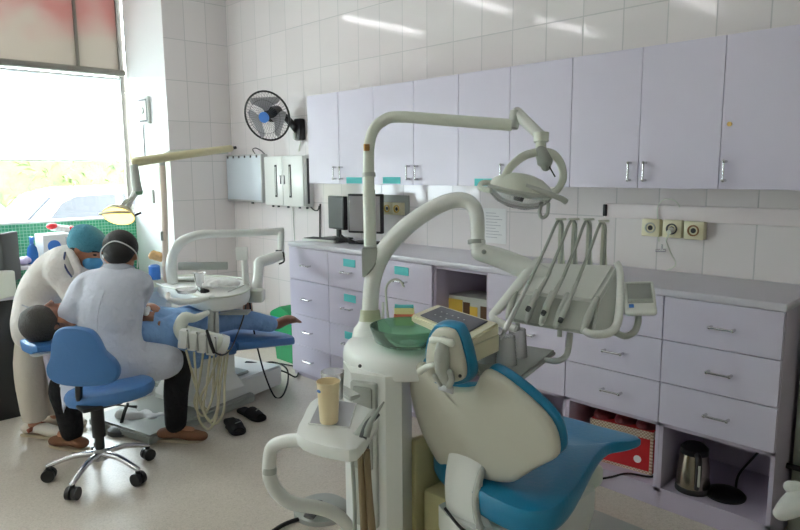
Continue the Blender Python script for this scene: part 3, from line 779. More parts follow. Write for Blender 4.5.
# seat and leg rest in one cushion
def slab(g, outline, z0, z1, e=.02, tap=lambda p: 1.):
    P = [V(p) for p in outline]; c = sum(P, V())/len(P)
    def ring(k, zf): 
        r = []
        for p in P:
            d = (p-c); l = d.length
            q = c+d*(1-k/l) if l > 0 else p
            r.append(V((q.x, q.y, p.z+zf*tap(p))))
        return r
    R = [ring(P[0].length*0+.9*min((p-c).length for p in P), z0), ring(e, z0), ring(e*.3, z0+e*.3), ring(0, z0+e), ring(0, z1-e), ring(e*.3, z1-e*.3), ring(e, z1), ring(.9*min((p-c).length for p in P), z1)]
    g.rings(R); return g
seat = [(-1.40,1.52,.46), (-1.20,1.46,.45), (-1.02,1.45,.45), (-.955,1.50,.455), (-.95,1.60,.465), (-.985,1.75,.475), (-1.03,1.90,.478), (-1.055,2.04,.475), (-1.02,2.14,.470), (-1.03,2.20,.468), (-1.20,2.22,.455), (-1.38,2.21,.455), (-1.44,2.16,.455), (-1.47,2.0,.462), (-1.49,1.75,.47), (-1.48,1.6,.465)]
part('seat_cushion', slab(G(), smooth_closed(seat, 3), -.045, .045, .022, lambda p: max(.38, 1-max(0, p.y-1.62)*1.15)), M['teal'], t)
pan = [V((p[0]*.80-1.22*.20, p[1]*.66+1.62*.34, p[2]-.065)) for p in seat]
part('seat_pan', slab(G(), smooth_closed(pan, 3), -.05, .03, .02), M['offw'], t)
part('backrest_bracket', G().tube([(-1.255, 1.50, .56), (-1.25, 1.475, .48), (-1.235, 1.47, .40), (-1.22, 1.50, .32)], [.075, .075, .08, .085], 16, 4, (0, 1, 0), .22), M['white'], t)
part('bracket_rib', G().tube([(-1.19, 1.50, .55), (-1.185, 1.458, .47), (-1.17, 1.452, .39), (-1.155, 1.48, .33)], .012, 8), M['lgrey'], t)
part('rubber_strip', G().tube([(-1.30, 1.445, .388), (-1.22, 1.43, .36), (-1.16, 1.437, .352)], .005, 8), M['black'], t)
part('lower_shell', G().rings([[(-1.20+kx*sx, 1.72+ky*sy, z) for sx, sy in ((-1, -1), (-.6, -1.12), (.6, -1.12), (1, -1), (1.05, .8), (.8, 1), (-.8, 1), (-1.05, .8))] for kx, ky, z in ((.10, .2, .05), (.12, .24, .16), (.15, .25, .30), (.15, .25, .37))]), M['white'], t)
part('base_housing', G().box(-1.45, -1.23, 1.50, 2.0, .0, .38, .012).box(-1.515, -1.485, 1.50, 1.85, 0, .54, .01), M['cream'], t, 'cream painted housing and side upright')
part('foot_plate', G().box(-1.42, -1.0, 1.60, 2.35, 0, .05, .015), M['grey'], t)

# cuspidor column with dome and bowl
cx, cy = -1.59, 1.50
t = thing('cuspidor_unit', 'white spittoon column of the near unit with a thick curved arm', 'spittoon unit', (cx, cy, 0))
def octo(c, r, z, ch=.45, rot=0.):
    pts = []
    for sx, sy in ((1, 1), (-1, 1), (-1, -1), (1, -1)):
        a, b = ((1, 1-ch), (1-ch, 1)) if sx*sy > 0 else ((1-ch, 1), (1, 1-ch))
        for q in (a, b):
            p = V((q[0]*sx*r, q[1]*sy*r, 0)); p.rotate(Matrix.Rotation(rot, 3, 'Z')); pts.append((c[0]+p.x, c[1]+p.y, z))
    return pts
g = G(); rot = math.radians(-6)
fp = [(-1.679,1.350,0.494), (-1.566,1.289,0.549), (-1.454,1.336,0.569), (-1.432,1.386,0.560), (-1.504,1.503,0.500), (-1.645,1.644,0.411), (-1.758,1.663,0.370), (-1.780,1.464,0.426)]
g.rings([[(p[0], p[1], z) for p in fp] for z in (0, .4, .81)])
part('column', g, M['white'], t, ang=25)
dv = V((.79, .61, 0)); dn = V((.61, -.79, 0))      # the flat face turned to the room
fc2 = V((-1.518,1.303,0.559)); fc2.z = 0
part('door_panel', G().box(-.045, .045, -.012, .012, .30, .788, .006, frame(fc2, V((-1.454,1.336,0.569))-V((-1.566,1.289,0.549)), None, (0, 0, 1))), M['lgrey'], t)
part('service_panel', G().box(-.034, .034, -.02, .012, .50, .775, .008, frame(fc2, V((-1.454,1.336,0.569))-V((-1.566,1.289,0.549)), None, (0, 0, 1))), M['grey'], t, 'grey recessed valve panel')
part('valve_window', G().box(-.024, .024, -.024, .0, .55, .70, .003, frame(fc2, V((-1.454,1.336,0.569))-V((-1.566,1.289,0.549)), None, (0, 0, 1))), M['dgrey'], t)
# dome: rounded plan that widens towards the bowl
def plan(k, z, dx=0, dy=0):
    out = []
    for i in range(40):
        a = 2*PI*i/40; c, s_ = math.cos(a), math.sin(a)
        r = .205/((abs(c)**2.6+abs(s_)**2.6)**(1/2.6))
        out.append((-1.565+dx+c*r*k, 1.545+dy+s_*r*1.02*k, z))
    return out
part('dome', G().rings([plan(.72, .79), plan(.97, .79), plan(.995, .797), plan(1, .825), plan(.985, .848), plan(.93, .866), plan(.84, .876), plan(.7, .882), plan(.45, .885), plan(.1, .886)]), M['white'], t)
part('button', G().ell((-1.542,1.308,0.833), (.006, .006, .006), seg=10), M['dgrey'], t)
bc = V((-1.418,1.406,0.887))+V((-.719, .695, 0))*.09
part('bowl', G().lathe(bc, [(.04, .004), (.085, .006), (.108, .020), (.119, .052), (.123, .063), (.127, .062), (.123, .048), (.112, .014), (.090, .0), (.04, .0)], 40), M['bowl'], t, 'green glass bowl')
part('bowl_drain', G().lathe(bc, [(0, .0), (.03, .0), (.03, .006), (0, .008)], 20), M['steel'], t)
pb = V((-1.677,1.500,0.930))
part('arm_collar', G().cyl((-1.691,1.485,0.926), (-1.695,1.489,0.965), .039, .034), mat('greenish_collar', s(186, 190, 160), .4), t)
part('curved_arm', G().tube([(-1.691,1.485,0.923), (-1.697,1.494,1.000), (-1.691,1.502,1.078), (-1.666,1.514,1.150), (-1.627,1.539,1.214), (-1.573,1.579,1.276), (-1.512,1.623,1.324), (-1.463,1.664,1.349), (-1.423,1.690,1.346), (-1.395,1.699,1.318), (-1.379,1.692,1.276), (-1.373,1.686,1.216)], [.030, .029, .030, .031, .031, .030, .028, .027, .026, .025, .024, .023], 20, 6), M['white'], t)
part('joint_cover', G().prism([(-1.692,1.452,1.188), (-1.653,1.493,1.191), (-1.649,1.493,1.174), (-1.649,1.488,1.147), (-1.655,1.475,1.120), (-1.665,1.461,1.100), (-1.680,1.442,1.083)], V((-.035, .035, 0)), .005, 3), M['grey'], t)
part('arm_boss', G().lathe((-1.693, 1.497, 0), [(0, .86), (.075, .86), (.068, .895), (.052, .915), (.046, .93), (0, .93)], 28), M['white'], t)
part('water_spout', G().tube([(-1.684,1.565,0.925), (-1.699,1.570,1.025), (-1.690,1.587,1.057), (-1.670,1.608,1.060), (-1.655,1.618,1.035)], .004, 8), M['offw'], t)
part('cup_filler', G().tube([(-1.661,1.519,0.936), (-1.666,1.525,0.992)], .005, 8, 1), M['white'], t)
part('foot_plate', G().rings([octo((cx, cy), r, z, .4, rot) for r, z in ((.26, 0), (.26, .03), (.2, .05))]), M['grey'], t)

# yellow and pink packet on the dome
o = V((-1.590,1.593,0.943)); F = frame((o.x-.0, o.y, .888), (.72, .69, 0), None, (0, 0, 1)) @ Matrix.Rotation(-.1, 4, 'Z')
F = frame((-1.682,1.633,0.888), (.72, .69, 0), None, (0, 0, 1))
t = thing('packet', 'small yellow and pink packet standing behind the green bowl', 'packet', F.translation)
part('wrap', G().box(-.028, .045, -.02, .02, 0, .07, .008, F), mat('pale_yellow_wrap', s(232, 226, 160), .5), t)
part('band', G().box(-.029, .046, -.021, .021, .032, .045, .002, F), mat('pink_print', s(222, 120, 90), .5), t)
part('top_card', G().box(-.026, .043, -.018, .018, .066, .073, .002, F), M['sticker'], t)

# operator control box on its shelf
zc = .93
q = [V((-1.470,1.468,0.985)), V((-1.477,1.605,1.000)), V((-1.157,1.525,1.000)), V((-1.129,1.358,0.985))]
t = thing('control_box', 'cream wedge control box with a dark key panel between bowl and cups', 'control box', ((q[0]+q[2])/2).to_tuple()[:2]+(.84,))
b0 = [V((p.x, p.y, .962)) for p in q]
g = G(); g.poly([tuple(p) for p in b0]+[tuple(p) for p in q], [(3, 2, 1, 0), (4, 5, 6, 7), (0, 1, 5, 4), (1, 2, 6, 5), (2, 3, 7, 6), (3, 0, 4, 7)])
bmesh.ops.bevel(g.bm, geom=list(g.bm.edges), offset=.005, segments=2, affect='EDGES')
part('case', g, M['ivory'], t)
h0 = [q[0].lerp(q[3], .55), q[1].lerp(q[2], .55), q[2], q[3]]
lo_ = [V((p.x, p.y, .915)) for p in h0]; hi_ = [V((p.x, p.y, .963)) for p in h0]
part('lower_case', G().rings([lo_, hi_]), M['ivory'], t, smooth=False)
c = (q[0]+q[1]+q[2]+q[3])/4; nn = (q[1]-q[0]).cross(q[3]-q[0]).normalized(); nn = nn if nn.z > 0 else -nn
g = G(); k = [c+(p-c)*.76+nn*.0035 for p in q]; g.prism(k, -nn*.003); part('key_panel', g, M['membrane'], t)
g = G()
for a in range(5):
    for b in range(2):
        u_, v_ = .18+a*.125, .35+b*.3
        p = k[0]*(1-u_)*(1-v_)+k[3]*u_*(1-v_)*1.0+k[1]*(1-u_)*v_+k[2]*u_*v_ if False else (k[0]*(1-v_)+k[1]*v_)*(1-u_)+(k[3]*(1-v_)+k[2]*v_)*u_
        g.ell(p, (.003, .003, .0015), seg=8)
part('keys', g, M['lgrey'], t)
sc_ = (lo_[0]+lo_[2])/2
part('support_arm', G().tube([V((sc_.x, sc_.y, .916)), V((sc_.x, sc_.y, .87)), V((sc_.x-.08, sc_.y+.02, .83)), (-1.45, 1.56, .81)], .016, 10), M['grey'], t)

# operating lamp of the near unit
t = thing('operating_lamp', 'near operating lamp on a tall bent post, before the cabinets', 'lamp', (-1.69, 1.51, .9))
part('post', G().tube([(-1.710,1.508,1.132), (-1.739,1.531,1.383)], .0225, 18, 1), M['offw'], t)
part('post_ring', G().cyl((-1.745,1.537,1.443), (-1.743,1.536,1.429), .0235), M['lgrey'], t)
part('arm', G().tube([(-1.738,1.530,1.376), (-1.750,1.541,1.488), (-1.753,1.549,1.544), (-1.749,1.563,1.589), (-1.730,1.589,1.622), (-1.685,1.625,1.637), (-1.530,1.724,1.620), (-1.349,1.834,1.599)], [.020]*8, 18, 6), M['offw'], t)
part('brass_plate', G().box(-.004, .004, -.012, .012, -.012, .012, .002, frame((-1.740,1.524,1.531), (1, 0, 0), None, (0, 0, 1))), mat('brass_tag', s(180, 130, 70), .4, .5), t)
part('elbow_joint', G().cyl((-1.346,1.835,1.589), (-1.343,1.850,1.643), .018, .022), M['lgrey'], t)
part('link_arm', G().tube([(-1.341,1.850,1.639), (-1.248,1.857,1.559)], [.020, .018], 16, 1, round_end=True), M['white'], t)
part('swivel', G().cyl((-1.249,1.858,1.569), (-1.246,1.855,1.540), .026, .024).cyl((-1.247,1.855,1.543), (-1.243,1.851,1.501), .017, .018), M['offw'], t)
yoke = [(-1.278,1.695,1.418), (-1.273,1.723,1.456), (-1.263,1.785,1.494), (-1.243,1.852,1.507), (-1.221,1.888,1.500), (-1.205,1.912,1.468), (-1.195,1.912,1.421), (-1.194,1.876,1.383), (-1.200,1.839,1.374)]
part('yoke', G().tube(yoke, [.011, .013, .014, .015, .016, .016, .015, .012, .010], 14, 5, (.69, -.72, 0), .7), M['offw'], t)
part('yoke_housing', G().tube([(-1.237,1.843,1.507), (-1.225,1.849,1.474), (-1.222,1.850,1.461)], [.02, .026, .017], 14, 4, round_end=True), M['grey'], t)
part('aim_pin', G().cyl((-1.209,1.848,1.461), (-1.186,1.850,1.426), .0025, seg=8), M['black'], t)
hl = V((-1.254,1.758,1.391)); up = V((.10, -.05, 1)).normalized()
HM = frame(hl, (.69, .72, -.2), None, V((.2, .06, 1))) @ Matrix.Scale(.86, 4)
part('reflector_shell', G().lathe((0, 0, 0), [(.125, -.012), (.122, .002), (.105, .022), (.075, .042), (.04, .052), (.0, .055)], 36, HM, 1, .82), M['offw'], t)
part('rim', G().lathe((0, 0, 0), [(.122, -.014), (.129, -.012), (.130, -.002), (.122, -.001)], 36, HM, 1, .82), M['lgrey'], t)
part('reflector', G().lathe((0, 0, 0), [(.12, -.013), (.115, -.02), (.09, -.026), (.085, -.012), (.07, .0), (.0, .012)], 36, HM, 1, .82), mat('mirror', (.85, .85, .84), .3, .7), t)
part('clear_shield', G().lathe((0, 0, 0), [(.124, -.013), (.115, -.035), (.085, -.06), (.045, -.075), (.0, -.078)], 36, HM, 1, .82), glassy('clear_shield', (.93, .95, .92), .1, .05, .12), t)
part('bulb_holder', G().lathe((0, 0, 0), [(.0, -.05), (.018, -.048), (.022, -.02), (.022, .01), (0, .01)], 16, HM), M['dgrey'], t)
part('side_handle', G().tube([HM @ V((-.115, 0, 0)), HM @ V((-.15, -.02, -.005)), HM @ V((-.155, -.05, -.02)), HM @ V((-.12, -.08, -.02))], .009, 10), M['offw'], t)
part('grip_bar', G().tube([HM @ V((.0, -.08, .018)), HM @ V((.12, -.095, -.0)), HM @ V((.155, -.09, -.012))], [.009, .009, .01], 10, 4), M['lgrey'], t)
part('loop_handle', G().tube([HM @ V((.075, -.06, -.03)), HM @ V((.075, -.062, -.07)), HM @ V((.09, -.06, -.088)), HM @ V((.105, -.06, -.07)), HM @ V((.10, -.06, -.03))], .006, 10), M['lgrey'], t)

# instrument console
t = thing('instrument_console', 'grey and white instrument console with four hoses on the near unit', 'instrument console', (-1.11, 1.78, .95))
part('console_arm', G().tube([(-1.372,1.687,1.220), (-1.369,1.684,1.190)], .025, 16, 1).tube([(-1.364,1.688,1.180), (-1.309,1.726,1.161), (-1.244,1.758,1.134), (-1.178,1.793,1.107)], [.030, .034, .036, .03], 16, 4, round_end=True), M['white'], t)
part('arm_pivot', G().ell((-1.331,1.668,1.185), (.008, .008, .008)).cyl((-1.377,1.683,1.220), (-1.375,1.681,1.207), .028), M['grey'], t)
Lb, Rb = V((-1.215,1.807,1.152)), V((-0.995,1.919,1.153)); Lf, Rf = V((-1.213,1.674,1.066)), V((-0.989,1.773,1.052)); Ll, Rl = V((-1.197,1.602,0.987)), V((-0.959,1.685,0.969))
dwn = V((0, .02, -.05))
g = G(); top = [Lb, Rb, Rf, Lf]; bot = [p+V((0, .01, -.085)) for p in top]
bot[0] = Lb+V((0, .02, -.14)); bot[1] = Rb+V((0, .02, -.14))
g.poly([*top, *bot], [(0, 1, 2, 3), (7, 6, 5, 4), (0, 4, 5, 1), (1, 5, 6, 2), (2, 6, 7, 3), (3, 7, 4, 0)])
bmesh.ops.bevel(g.bm, geom=list(g.bm.edges), offset=.01, segments=3, affect='EDGES')
part('top_panel', g, M['white'], t)
g = G(); w0 = [Lf+V((-.01, .01, .004)), Rf+V((.01, .01, .004)), Rl+V((0, 0, 0)), Ll]
bk = [w0[0]+V((0, .09, -.04)), w0[1]+V((0, .09, -.04)), Rl+V((0, .09, -.02)), Ll+V((0, .09, -.02))]
g.poly([*w0, *bk], [(0, 1, 2, 3), (7, 6, 5, 4), (0, 4, 5, 1), (1, 5, 6, 2), (2, 6, 7, 3), (3, 7, 4, 0)])
bmesh.ops.bevel(g.bm, geom=list(g.bm.edges), offset=.012, segments=3, affect='EDGES')
part('handpiece_rest', g, M['lgrey'], t)
for kx in (.0, .27, .46, .65, 1.0):
    a_, b_ = w0[0].lerp(w0[1], kx*.94+.03), Ll.lerp(Rl, kx*.9+.05)
    part('rest_ridge', G().tube([a_+V((.004, -.004, .004)), a_.lerp(b_, .5)+V((0, -.007, 0)), b_+V((0, 0, .012))], [.010, .012, .008], 10, 4, round_end=True), M['lgrey'], t)
part('side_handle', G().tube([(-1.211,1.812,1.158), (-1.210,1.766,1.140), (-1.216,1.689,1.080), (-1.230,1.619,1.020), (-1.236,1.593,0.998), (-1.205,1.593,0.981), (-1.151,1.602,0.969)], [.012, .016, .018, .017, .012, .013, .012], 12, 4, (0, 0, 1), .8), M['white'], t)
part('side_handle', G().tube([(-0.983,1.889,1.162), (-0.966,1.885,1.132), (-0.930,1.821,1.058), (-0.910,1.770,0.996), (-0.912,1.721,0.977), (-0.939,1.678,0.977), (-0.961,1.672,0.986)], [.010, .011, .012, .013, .013, .012, .010], 12, 4), M['white'], t)
part('side_cheek', G().prism([Rb+V((.0, 0, 0)), Rf+V((.005, 0, 0)), Rl+V((.01, .0, .0)), Rl+V((.05, .09, 0)), Rb+V((.012, .01, -.07))], V((.012, -.006, 0)), .004), M['lgrey'], t)
g = G()
for i in range(6):
    g.cyl(Rf.lerp(Rb, .3)+V((.022, .01, -.045-.012*i)), Rf.lerp(Rb, .3)+V((.028, .007, -.045-.012*i)), .004, seg=8)
    g.cyl(Rf.lerp(Rb, .5)+V((.022, .01, -.05-.012*i)), Rf.lerp(Rb, .5)+V((.028, .007, -.05-.012*i)), .004, seg=8)
part('vent_dots', g, M['dgrey'], t)
hand_px = [((516,331), (519,318), (533,283), (549,245), (560,224)), None, None, None]
RR0 = V((.695, .719, 0))
tops = [(-1.166,1.842,1.284), (-1.136,1.872,1.284), (-1.102,1.907,1.283), (-1.058,1.923,1.278)]
ends = [(-1.151,1.546,0.976), (-1.123,1.632,1.040), (-1.084,1.655,1.030), (-1.036,1.672,1.013)]
mids = [(-1.145,1.651,1.100), (-1.123,1.720,1.116), (-1.083,1.747,1.117), (-1.041,1.760,1.108)]
for i in range(4):
    a, m_, e = V(tops[i]), V(mids[i]), V(ends[i])
    hp_ = part('handpiece', G().tube([e, e.lerp(m_, .3), m_], [.0095 if i else .008, .0085, .0055], 12, 4, round_end=True), M['lgrey'] if i else M['alu'], t)
    part('handpiece_tip', G().cyl(e+(e-m_).normalized()*.002, e+(e-m_).normalized()*.018, .008, .007) if i else G().tube([e, e+V((-.008, -.01, -.03))], [.007, .003], 8, 1), M['dgrey'] if i else M['steel'], hp_)
    part('supply_hose', G().tube([m_, m_.lerp(a, .55), a+V((-.002, -.002, -.004)), a+V((.006, .012, -.006)), a+V((.006, .02, -.04)), (a.x+.004, a.y+.02, 1.12)], [.0055, .005, .005, .005, .005, .005], 10, 4), M['ghose'], t)
    part('hose_arm', G().prism([V((a.x+.004, a.y+.022, 1.10))-RR0*.014, V((a.x+.004, a.y+.022, 1.10))+RR0*.014, V((a.x, a.y+.012, a.z))+RR0*.007, V((a.x, a.y+.012, a.z))-RR0*.004], V((-.004, .008, 0)), .002).box(-.014, .020, -.006, .006, -.002, .005, .001, frame(a+V((.002, .008, .004)), RR0, None, (0, 0, 1))), M['offw'], t)
for px in (0, 1):
    p = (Ll.lerp(Rl, .1 if px == 0 else .62))+V((0, .03, -.005))
    part('knob', G().cyl(p, p+V((0, 0, -.022)), .007), M['grey'], t)
# control pad
kt = thing('control_pad', 'white control pad with a grey display on an arm of the console', 'control pad', (-0.888,1.864,1.058))
KM = frame((-0.890,1.863,1.064), (.80, .58, -.03), None, V((.30, -.62, .72)))
part('casing', G().box(-.046, .046, -.062, .058, -.012, .012, .010, KM, 3), M['white'], kt)
part('display', G().box(-.032, .034, -.012, .044, .0115, .0135, .002, KM), M['lcd'], kt)
part('display_bezel', G().box(-.036, .038, -.028, .048, .0105, .0125, .003, KM), M['grey'], kt)
g = G()
for i in range(4): g.box(-.034+i*.018, -.022+i*.018, -.026, -.020, .0115, .0145, .001, KM)
part('buttons', g, M['grey'], kt)
part('blue_key', G().box(-.032, -.018, -.044, -.032, .0115, .0145, .001, KM), M['bluep'], kt)
part('pad_arm', G().tube([(-0.919,1.758,0.978), (-0.892,1.781,0.960), (-0.882,1.822,0.967), (-0.885,1.853,0.992), (-0.893,1.865,1.020)], .010, 12, 4), M['lgrey'], kt)
# cup tray below the console
ct_ = thing('cup_tray', 'grey side tray holding clear cups below the console', 'tray', (-1.147,1.595,0.842))
tr = [V((-1.323,1.591,0.865)), V((-1.379,1.767,0.865)), V((-1.137,1.805,0.865)), V((-1.049,1.484,0.865)), V((-1.170,1.444,0.865))]
part('tray_plate', G().prism([p+V((0, 0, -.02)) for p in tr], (0, 0, .02), .006), M['grey'], ct_)
part('tray_arm', G().tube([(-1.118,1.713,0.855), (-1.049,1.673,0.874), (-1.032,1.694,0.889), (-1.029,1.704,0.919), (-1.035,1.719,0.956)], .009, 12, 4), M['lgrey'], ct_)
cp0 = None
cl_ = ['clear plastic cup at the left of the cups on the tray', 'clear plastic cup standing second on the cup tray', 'clear plastic cup third from the left on the tray', 'clear plastic cup at the tray end nearest the drawers']
for i, (px, py) in enumerate([(-1.218,1.547,0.866), (-1.258,1.649,0.866), (-1.153,1.567,0.866), (-1.198,1.675,0.866)] and [((-1.218,1.547,0.866)[0], (-1.218,1.547,0.866)[1]), ((-1.251,1.640,0.866)[0], (-1.251,1.640,0.866)[1]), ((-1.157,1.563,0.866)[0], (-1.157,1.563,0.866)[1]), ((-1.185,1.657,0.866)[0], (-1.185,1.657,0.866)[1])]):
    if cp0 is None:
        cp0 = thing('plastic_cup', cl_[0], 'cup', (px, py, .866), 'clear cups on the cup tray')
        part('cup_wall', G().lathe((px, py, .866), [(.033, 0), (.033, .003), (.0325, .004), (.026, .088), (.0, .088), (.0, .086), (.025, .086), (.0315, .004), (.0315, 0)], 24), M['clear'], cp0)
        c0_ = V((px, py, 0))
    else: dup(cp0, V((px, py, 0))-c0_, cl_[i])

# assistant's tray arm in the foreground
t = thing('assistant_tray', 'white assistant tray on a bent white arm in the foreground', 'tray', (-1.25, .98, .6))
A, B, C_, D_ = V((-1.252,0.857,0.830)), V((-1.414,1.060,0.860)), V((-1.219,1.094,0.830)), V((-1.079,0.902,0.820))
out_ = [A, V((-1.328,0.930,0.840)), V((-1.401,1.009,0.850)), B, V((-1.358,1.079,0.860)), C_, V((-1.140,1.002,0.825)), D_, V((-1.106,0.874,0.820)), V((-1.178,0.850,0.822))]
oc = sum(out_, V())/len(out_)
for p in out_: p.z = .83
part('tray_body', slab(G(), smooth_closed(out_, 2), -.035, .0, .01), M['white'], t)
wl = [V((-1.268,0.908,0.831)), V((-1.391,1.038,0.831)), V((-1.292,1.080,0.831)), V((-1.178,0.961,0.831))]
part('tray_well', G().prism(wl, (0, 0, .0025), .001), M['steel'], t, 'steel tray inset')
part('well_rim', G().tube(wl+[wl[0]], .003, 6, 1), M['white'], t)
part('key_pad', G().prism([V((-1.410,1.095,0.832)), V((-1.406,1.135,0.832)), V((-1.316,1.118,0.832)), V((-1.314,1.077,0.832))], (0, 0, .012), .003), M['lgrey'], t)
part('arm', G().tube([(-1.249,0.871,0.806), (-1.293,0.852,0.796), (-1.330,0.838,0.773), (-1.340,0.834,0.732), (-1.343,0.837,0.688), (-1.343,0.856,0.643), (-1.330,0.891,0.605), (-1.309,0.964,0.571), (-1.307,1.028,0.521), (-1.301,1.064,0.456), (-1.301,1.077,0.376)], [.0165]*4+[.018]*7, 18, 5), M['white'], t)
part('arm_ring', G().cyl((-1.340,0.835,0.719), (-1.340,0.834,0.703), .0178), M['lgrey'], t)
q = V((-1.170,0.970,0.800)); 
for i, (a, mm) in enumerate((((-1.153,0.948,0.774), 'ghose'), ((-1.133,0.957,0.785), 'brownh'), ((-1.122,0.969,0.790), 'brownh'), ((-1.144,0.976,0.791), 'hose'))):
    a = V(a)
    part('suction_hose', G().tube([a, a+V((.0, .005, -.12)), a+V((-.004+.006*i, .01, -.25)), a+V((.0, .03, -.42)), a+V((-.08, .15, -.60)), (-1.50, 1.34, .12)], [.007, .009, .010, .010, .010, .009] if mm == 'brownh' else [.005]*6, 10, 5), M[mm], t)
part('tip_holder', G().tube([(-1.157,0.952,0.809), (-1.135,0.965,0.832), (-1.163,1.029,0.857)], [.012, .014, .010], 10, 4), M['lgrey'], t)
part('suction_tip', G().tube([(-1.113,0.959,0.831), (-1.107,0.973,0.868), (-1.105,1.011,0.903)], [.010, .007, .002], 10, 4), M['grey'], t)
part('suction_tip', G().tube([(-1.118,0.951,0.821), (-1.119,0.971,0.855), (-1.119,1.004,0.871)], [.010, .009, .006], 10, 4), M['dgrey'], t)
c = V((-1.233,0.943,0.836)); 
t = thing('beaker', 'tall beige melamine beaker standing in the assistant tray', 'cup', c)
part('beaker_wall', G().lathe(c, [(0, 0), (.021, 0), (.023, .004), (.028, .098), (.030, .105), (.028, .106), (.026, .098), (.020, .008), (0, .006)], 32), M['beige'], t)
part('logo', G().ell(c+V((-.002, -.0275, .085)), (.007, .0025, .004)), M['bluep'], t)
c = V((-1.340,1.040,0.846)); 
solo('drinking_glass', G().lathe(c, [(0, 0), (.026, 0), (.032, .075), (.030, .075), (.0245, .004), (0, .004)], 28), M['clear'], 'clear tumbler just behind the beige beaker', 'cup')

# pedal and cable on the floor behind the tray arm
t = thing('foot_pedal', 'grey foot pedal on the floor behind the assistant tray', 'pedal', (-2.127,1.576,0.000))
c = V((-2.127,1.576,0.000))
part('pedal_base', G().lathe(c, [(0, 0), (.12, 0), (.12, .02), (.10, .035), (0, .045)], 28), M['grey'], t)
part('pedal_lever', G().tube([c+V((-.02, .0, .04)), c+V((.05, -.08, .06)), c+V((.07, -.12, .05))], [.02, .03, .025], 12, 4, (0, 0, 1), .4), M['dgrey'], t)
solo('floor_hose', G().tube([(-2.120,1.301,0.012), (-2.141,1.397,0.012), (-2.121,1.483,0.012), (-2.069,1.512,0.012)], .009, 8), M['rubber'], 'dark hose curving over the floor in front of the grey pedal', 'hose')
# white moulded base at the right edge
c = V((-0.584,2.549,0.251)); c.z = 0
t = thing('stand_base', 'white moulded stand foot on the floor at the right edge', 'stand base', c)
part('base', G().tube([(-0.615,2.457,0.244), (-0.598,2.507,0.258), (-0.577,2.590,0.273)], [.030, .045, .055], 14, 4, (0, 0, 1), .8, round_end=True).tube([(-0.620,2.552,0.306), (-0.596,2.574,0.295), (-0.570,2.594,0.259)], [.022, .03, .04], 14, 4, round_end=True), M['white'], t)
part('foot', G().cyl(V((c.x, c.y, 0)), V((c.x, c.y, .12)), .05, .04), M['dgrey'], t)
t = thing('low_unit', 'low grey-green unit standing right of the base cabinets at the picture edge', 'unit', (-.4, 2.94, 0))
part('body', G().box(-.68, -.1, 2.80, 3.085, 0, .90, .006), mat('grey_green_panel', s(150, 154, 142), .5), t)
solo('wall_bar', G().tube([(-0.697,2.786,0.286), (-0.648,2.786,0.286), (-.2, 2.786, .30)], .012, 8), M['black'], 'black bar low on the wall right of the cabinets', 'bar')

# ------------------------------------------------------------------ far treatment unit
RR = V((.695, .719, 0)); FF = V((-.719, .695, 0)); ZZ = V((0, 0, 1))
ha, fa = V((-3.56, .95, 0)), V((-3.70, 2.45, 0))
ax = (fa-ha).normalized(); sd = V((ax.y, -ax.x, 0))     # along the chair to the feet; towards the camera
def CP(t, s_, z): return ha+ax*t+sd*s_+V((0, 0, z))
t = thing('dental_chair', 'far blue dental chair with the patient lying on it', 'dental chair', CP(.8, 0, 0))
def cushion(secs, th_=.075, n=16):
    """secs: (t, top z, half width)"""
    R = []
    for i, (tt, z, w) in enumerate(secs):
        r = []
        for k in range(n):
            a = 2*PI*k/n; c, s_ = math.cos(a), math.sin(a)
            q = abs(c)**.45*(1 if c > 0 else -1); p = abs(s_)**.6*(1 if s_ > 0 else -1)
            r.append(CP(tt, q*w, z-th_/2+p*th_/2))
        R.append(r)
    return G().rings(R)
part('legrest_cushion', cushion([(.98, .43, .18), (1.0, .44, .215), (1.2, .415, .21), (1.40, .385, .19), (1.47, .372, .17), (1.49, .362, .10)]), M['blue'], t)
part('seat_cushion', cushion([(.62, .45, .20), (.64, .46, .235), (.8, .455, .24), (.97, .44, .23), (.99, .43, .18)], .09), M['blue'], t)
part('backrest_cushion', cushion([(.10, .575, .12), (.12, .59, .17), (.3, .56, .22), (.5, .505, .235), (.61, .47, .22), (.63, .46, .18)], .07), M['blue'], t)
part('backrest_shell', cushion([(.12, .53, .11), (.3, .50, .17), (.5, .44, .19), (.6, .40, .17)], .05), M['white'], t)
part('headrest_cushion', cushion([(-.10, .615, .07), (-.09, .625, .11), (.0, .62, .125), (.06, .605, .12), (.08, .595, .08)], .045), M['blue'], t)
part('headrest_bracket', G().tube([CP(-.07, .03, .565), CP(.05, .0, .55), CP(.18, 0, .50)], [.028, .025, .025], 12, 4, (0, 0, 1), .6, round_end=True), M['white'], t)
part('armrest', G().tube([CP(.60, .27, .40), CP(.55, .275, .47), CP(.62, .28, .525), (CP(.78, .28, .535))], [.014, .016, .018, .017], 12, 4), M['lgrey'], t)
part('lift_column', G().rings([[CP(.85+tx*.17*k, sx*.13*k, z) for tx, sx in ((-1, -1), (1, -1), (1, 1), (-1, 1))] for k, z in ((1.25, .13), (1, .22), (1, .36))]), M['white'], t, smooth=False)
E0 = V((-3.325, 1.34, 0)); ad = V((-.245, .97, 0)).normalized(); sw = V((ad.y, -ad.x, 0))
def BP(t_, s_, z): return E0+ad*t_+sw*s_+V((0, 0, z))
def bbox_(t0, t1, s0, s1, z0, z1): return G().prism([BP(t0, s0, z0), BP(t1, s0, z0), BP(t1, s1, z0), BP(t0, s1, z0)], (0, 0, z1-z0), .012)
part('foot_plate', bbox_(.0, .80, -.55, .0, 0, .055), M['grey'], t)
part('base_cover', bbox_(.42, 1.10, -.5, -.045, .02, .155), M['white'], t)
part('bellows_cover', bbox_(.36, .86, -.46, -.1, .15, .175), M['grey'], t)

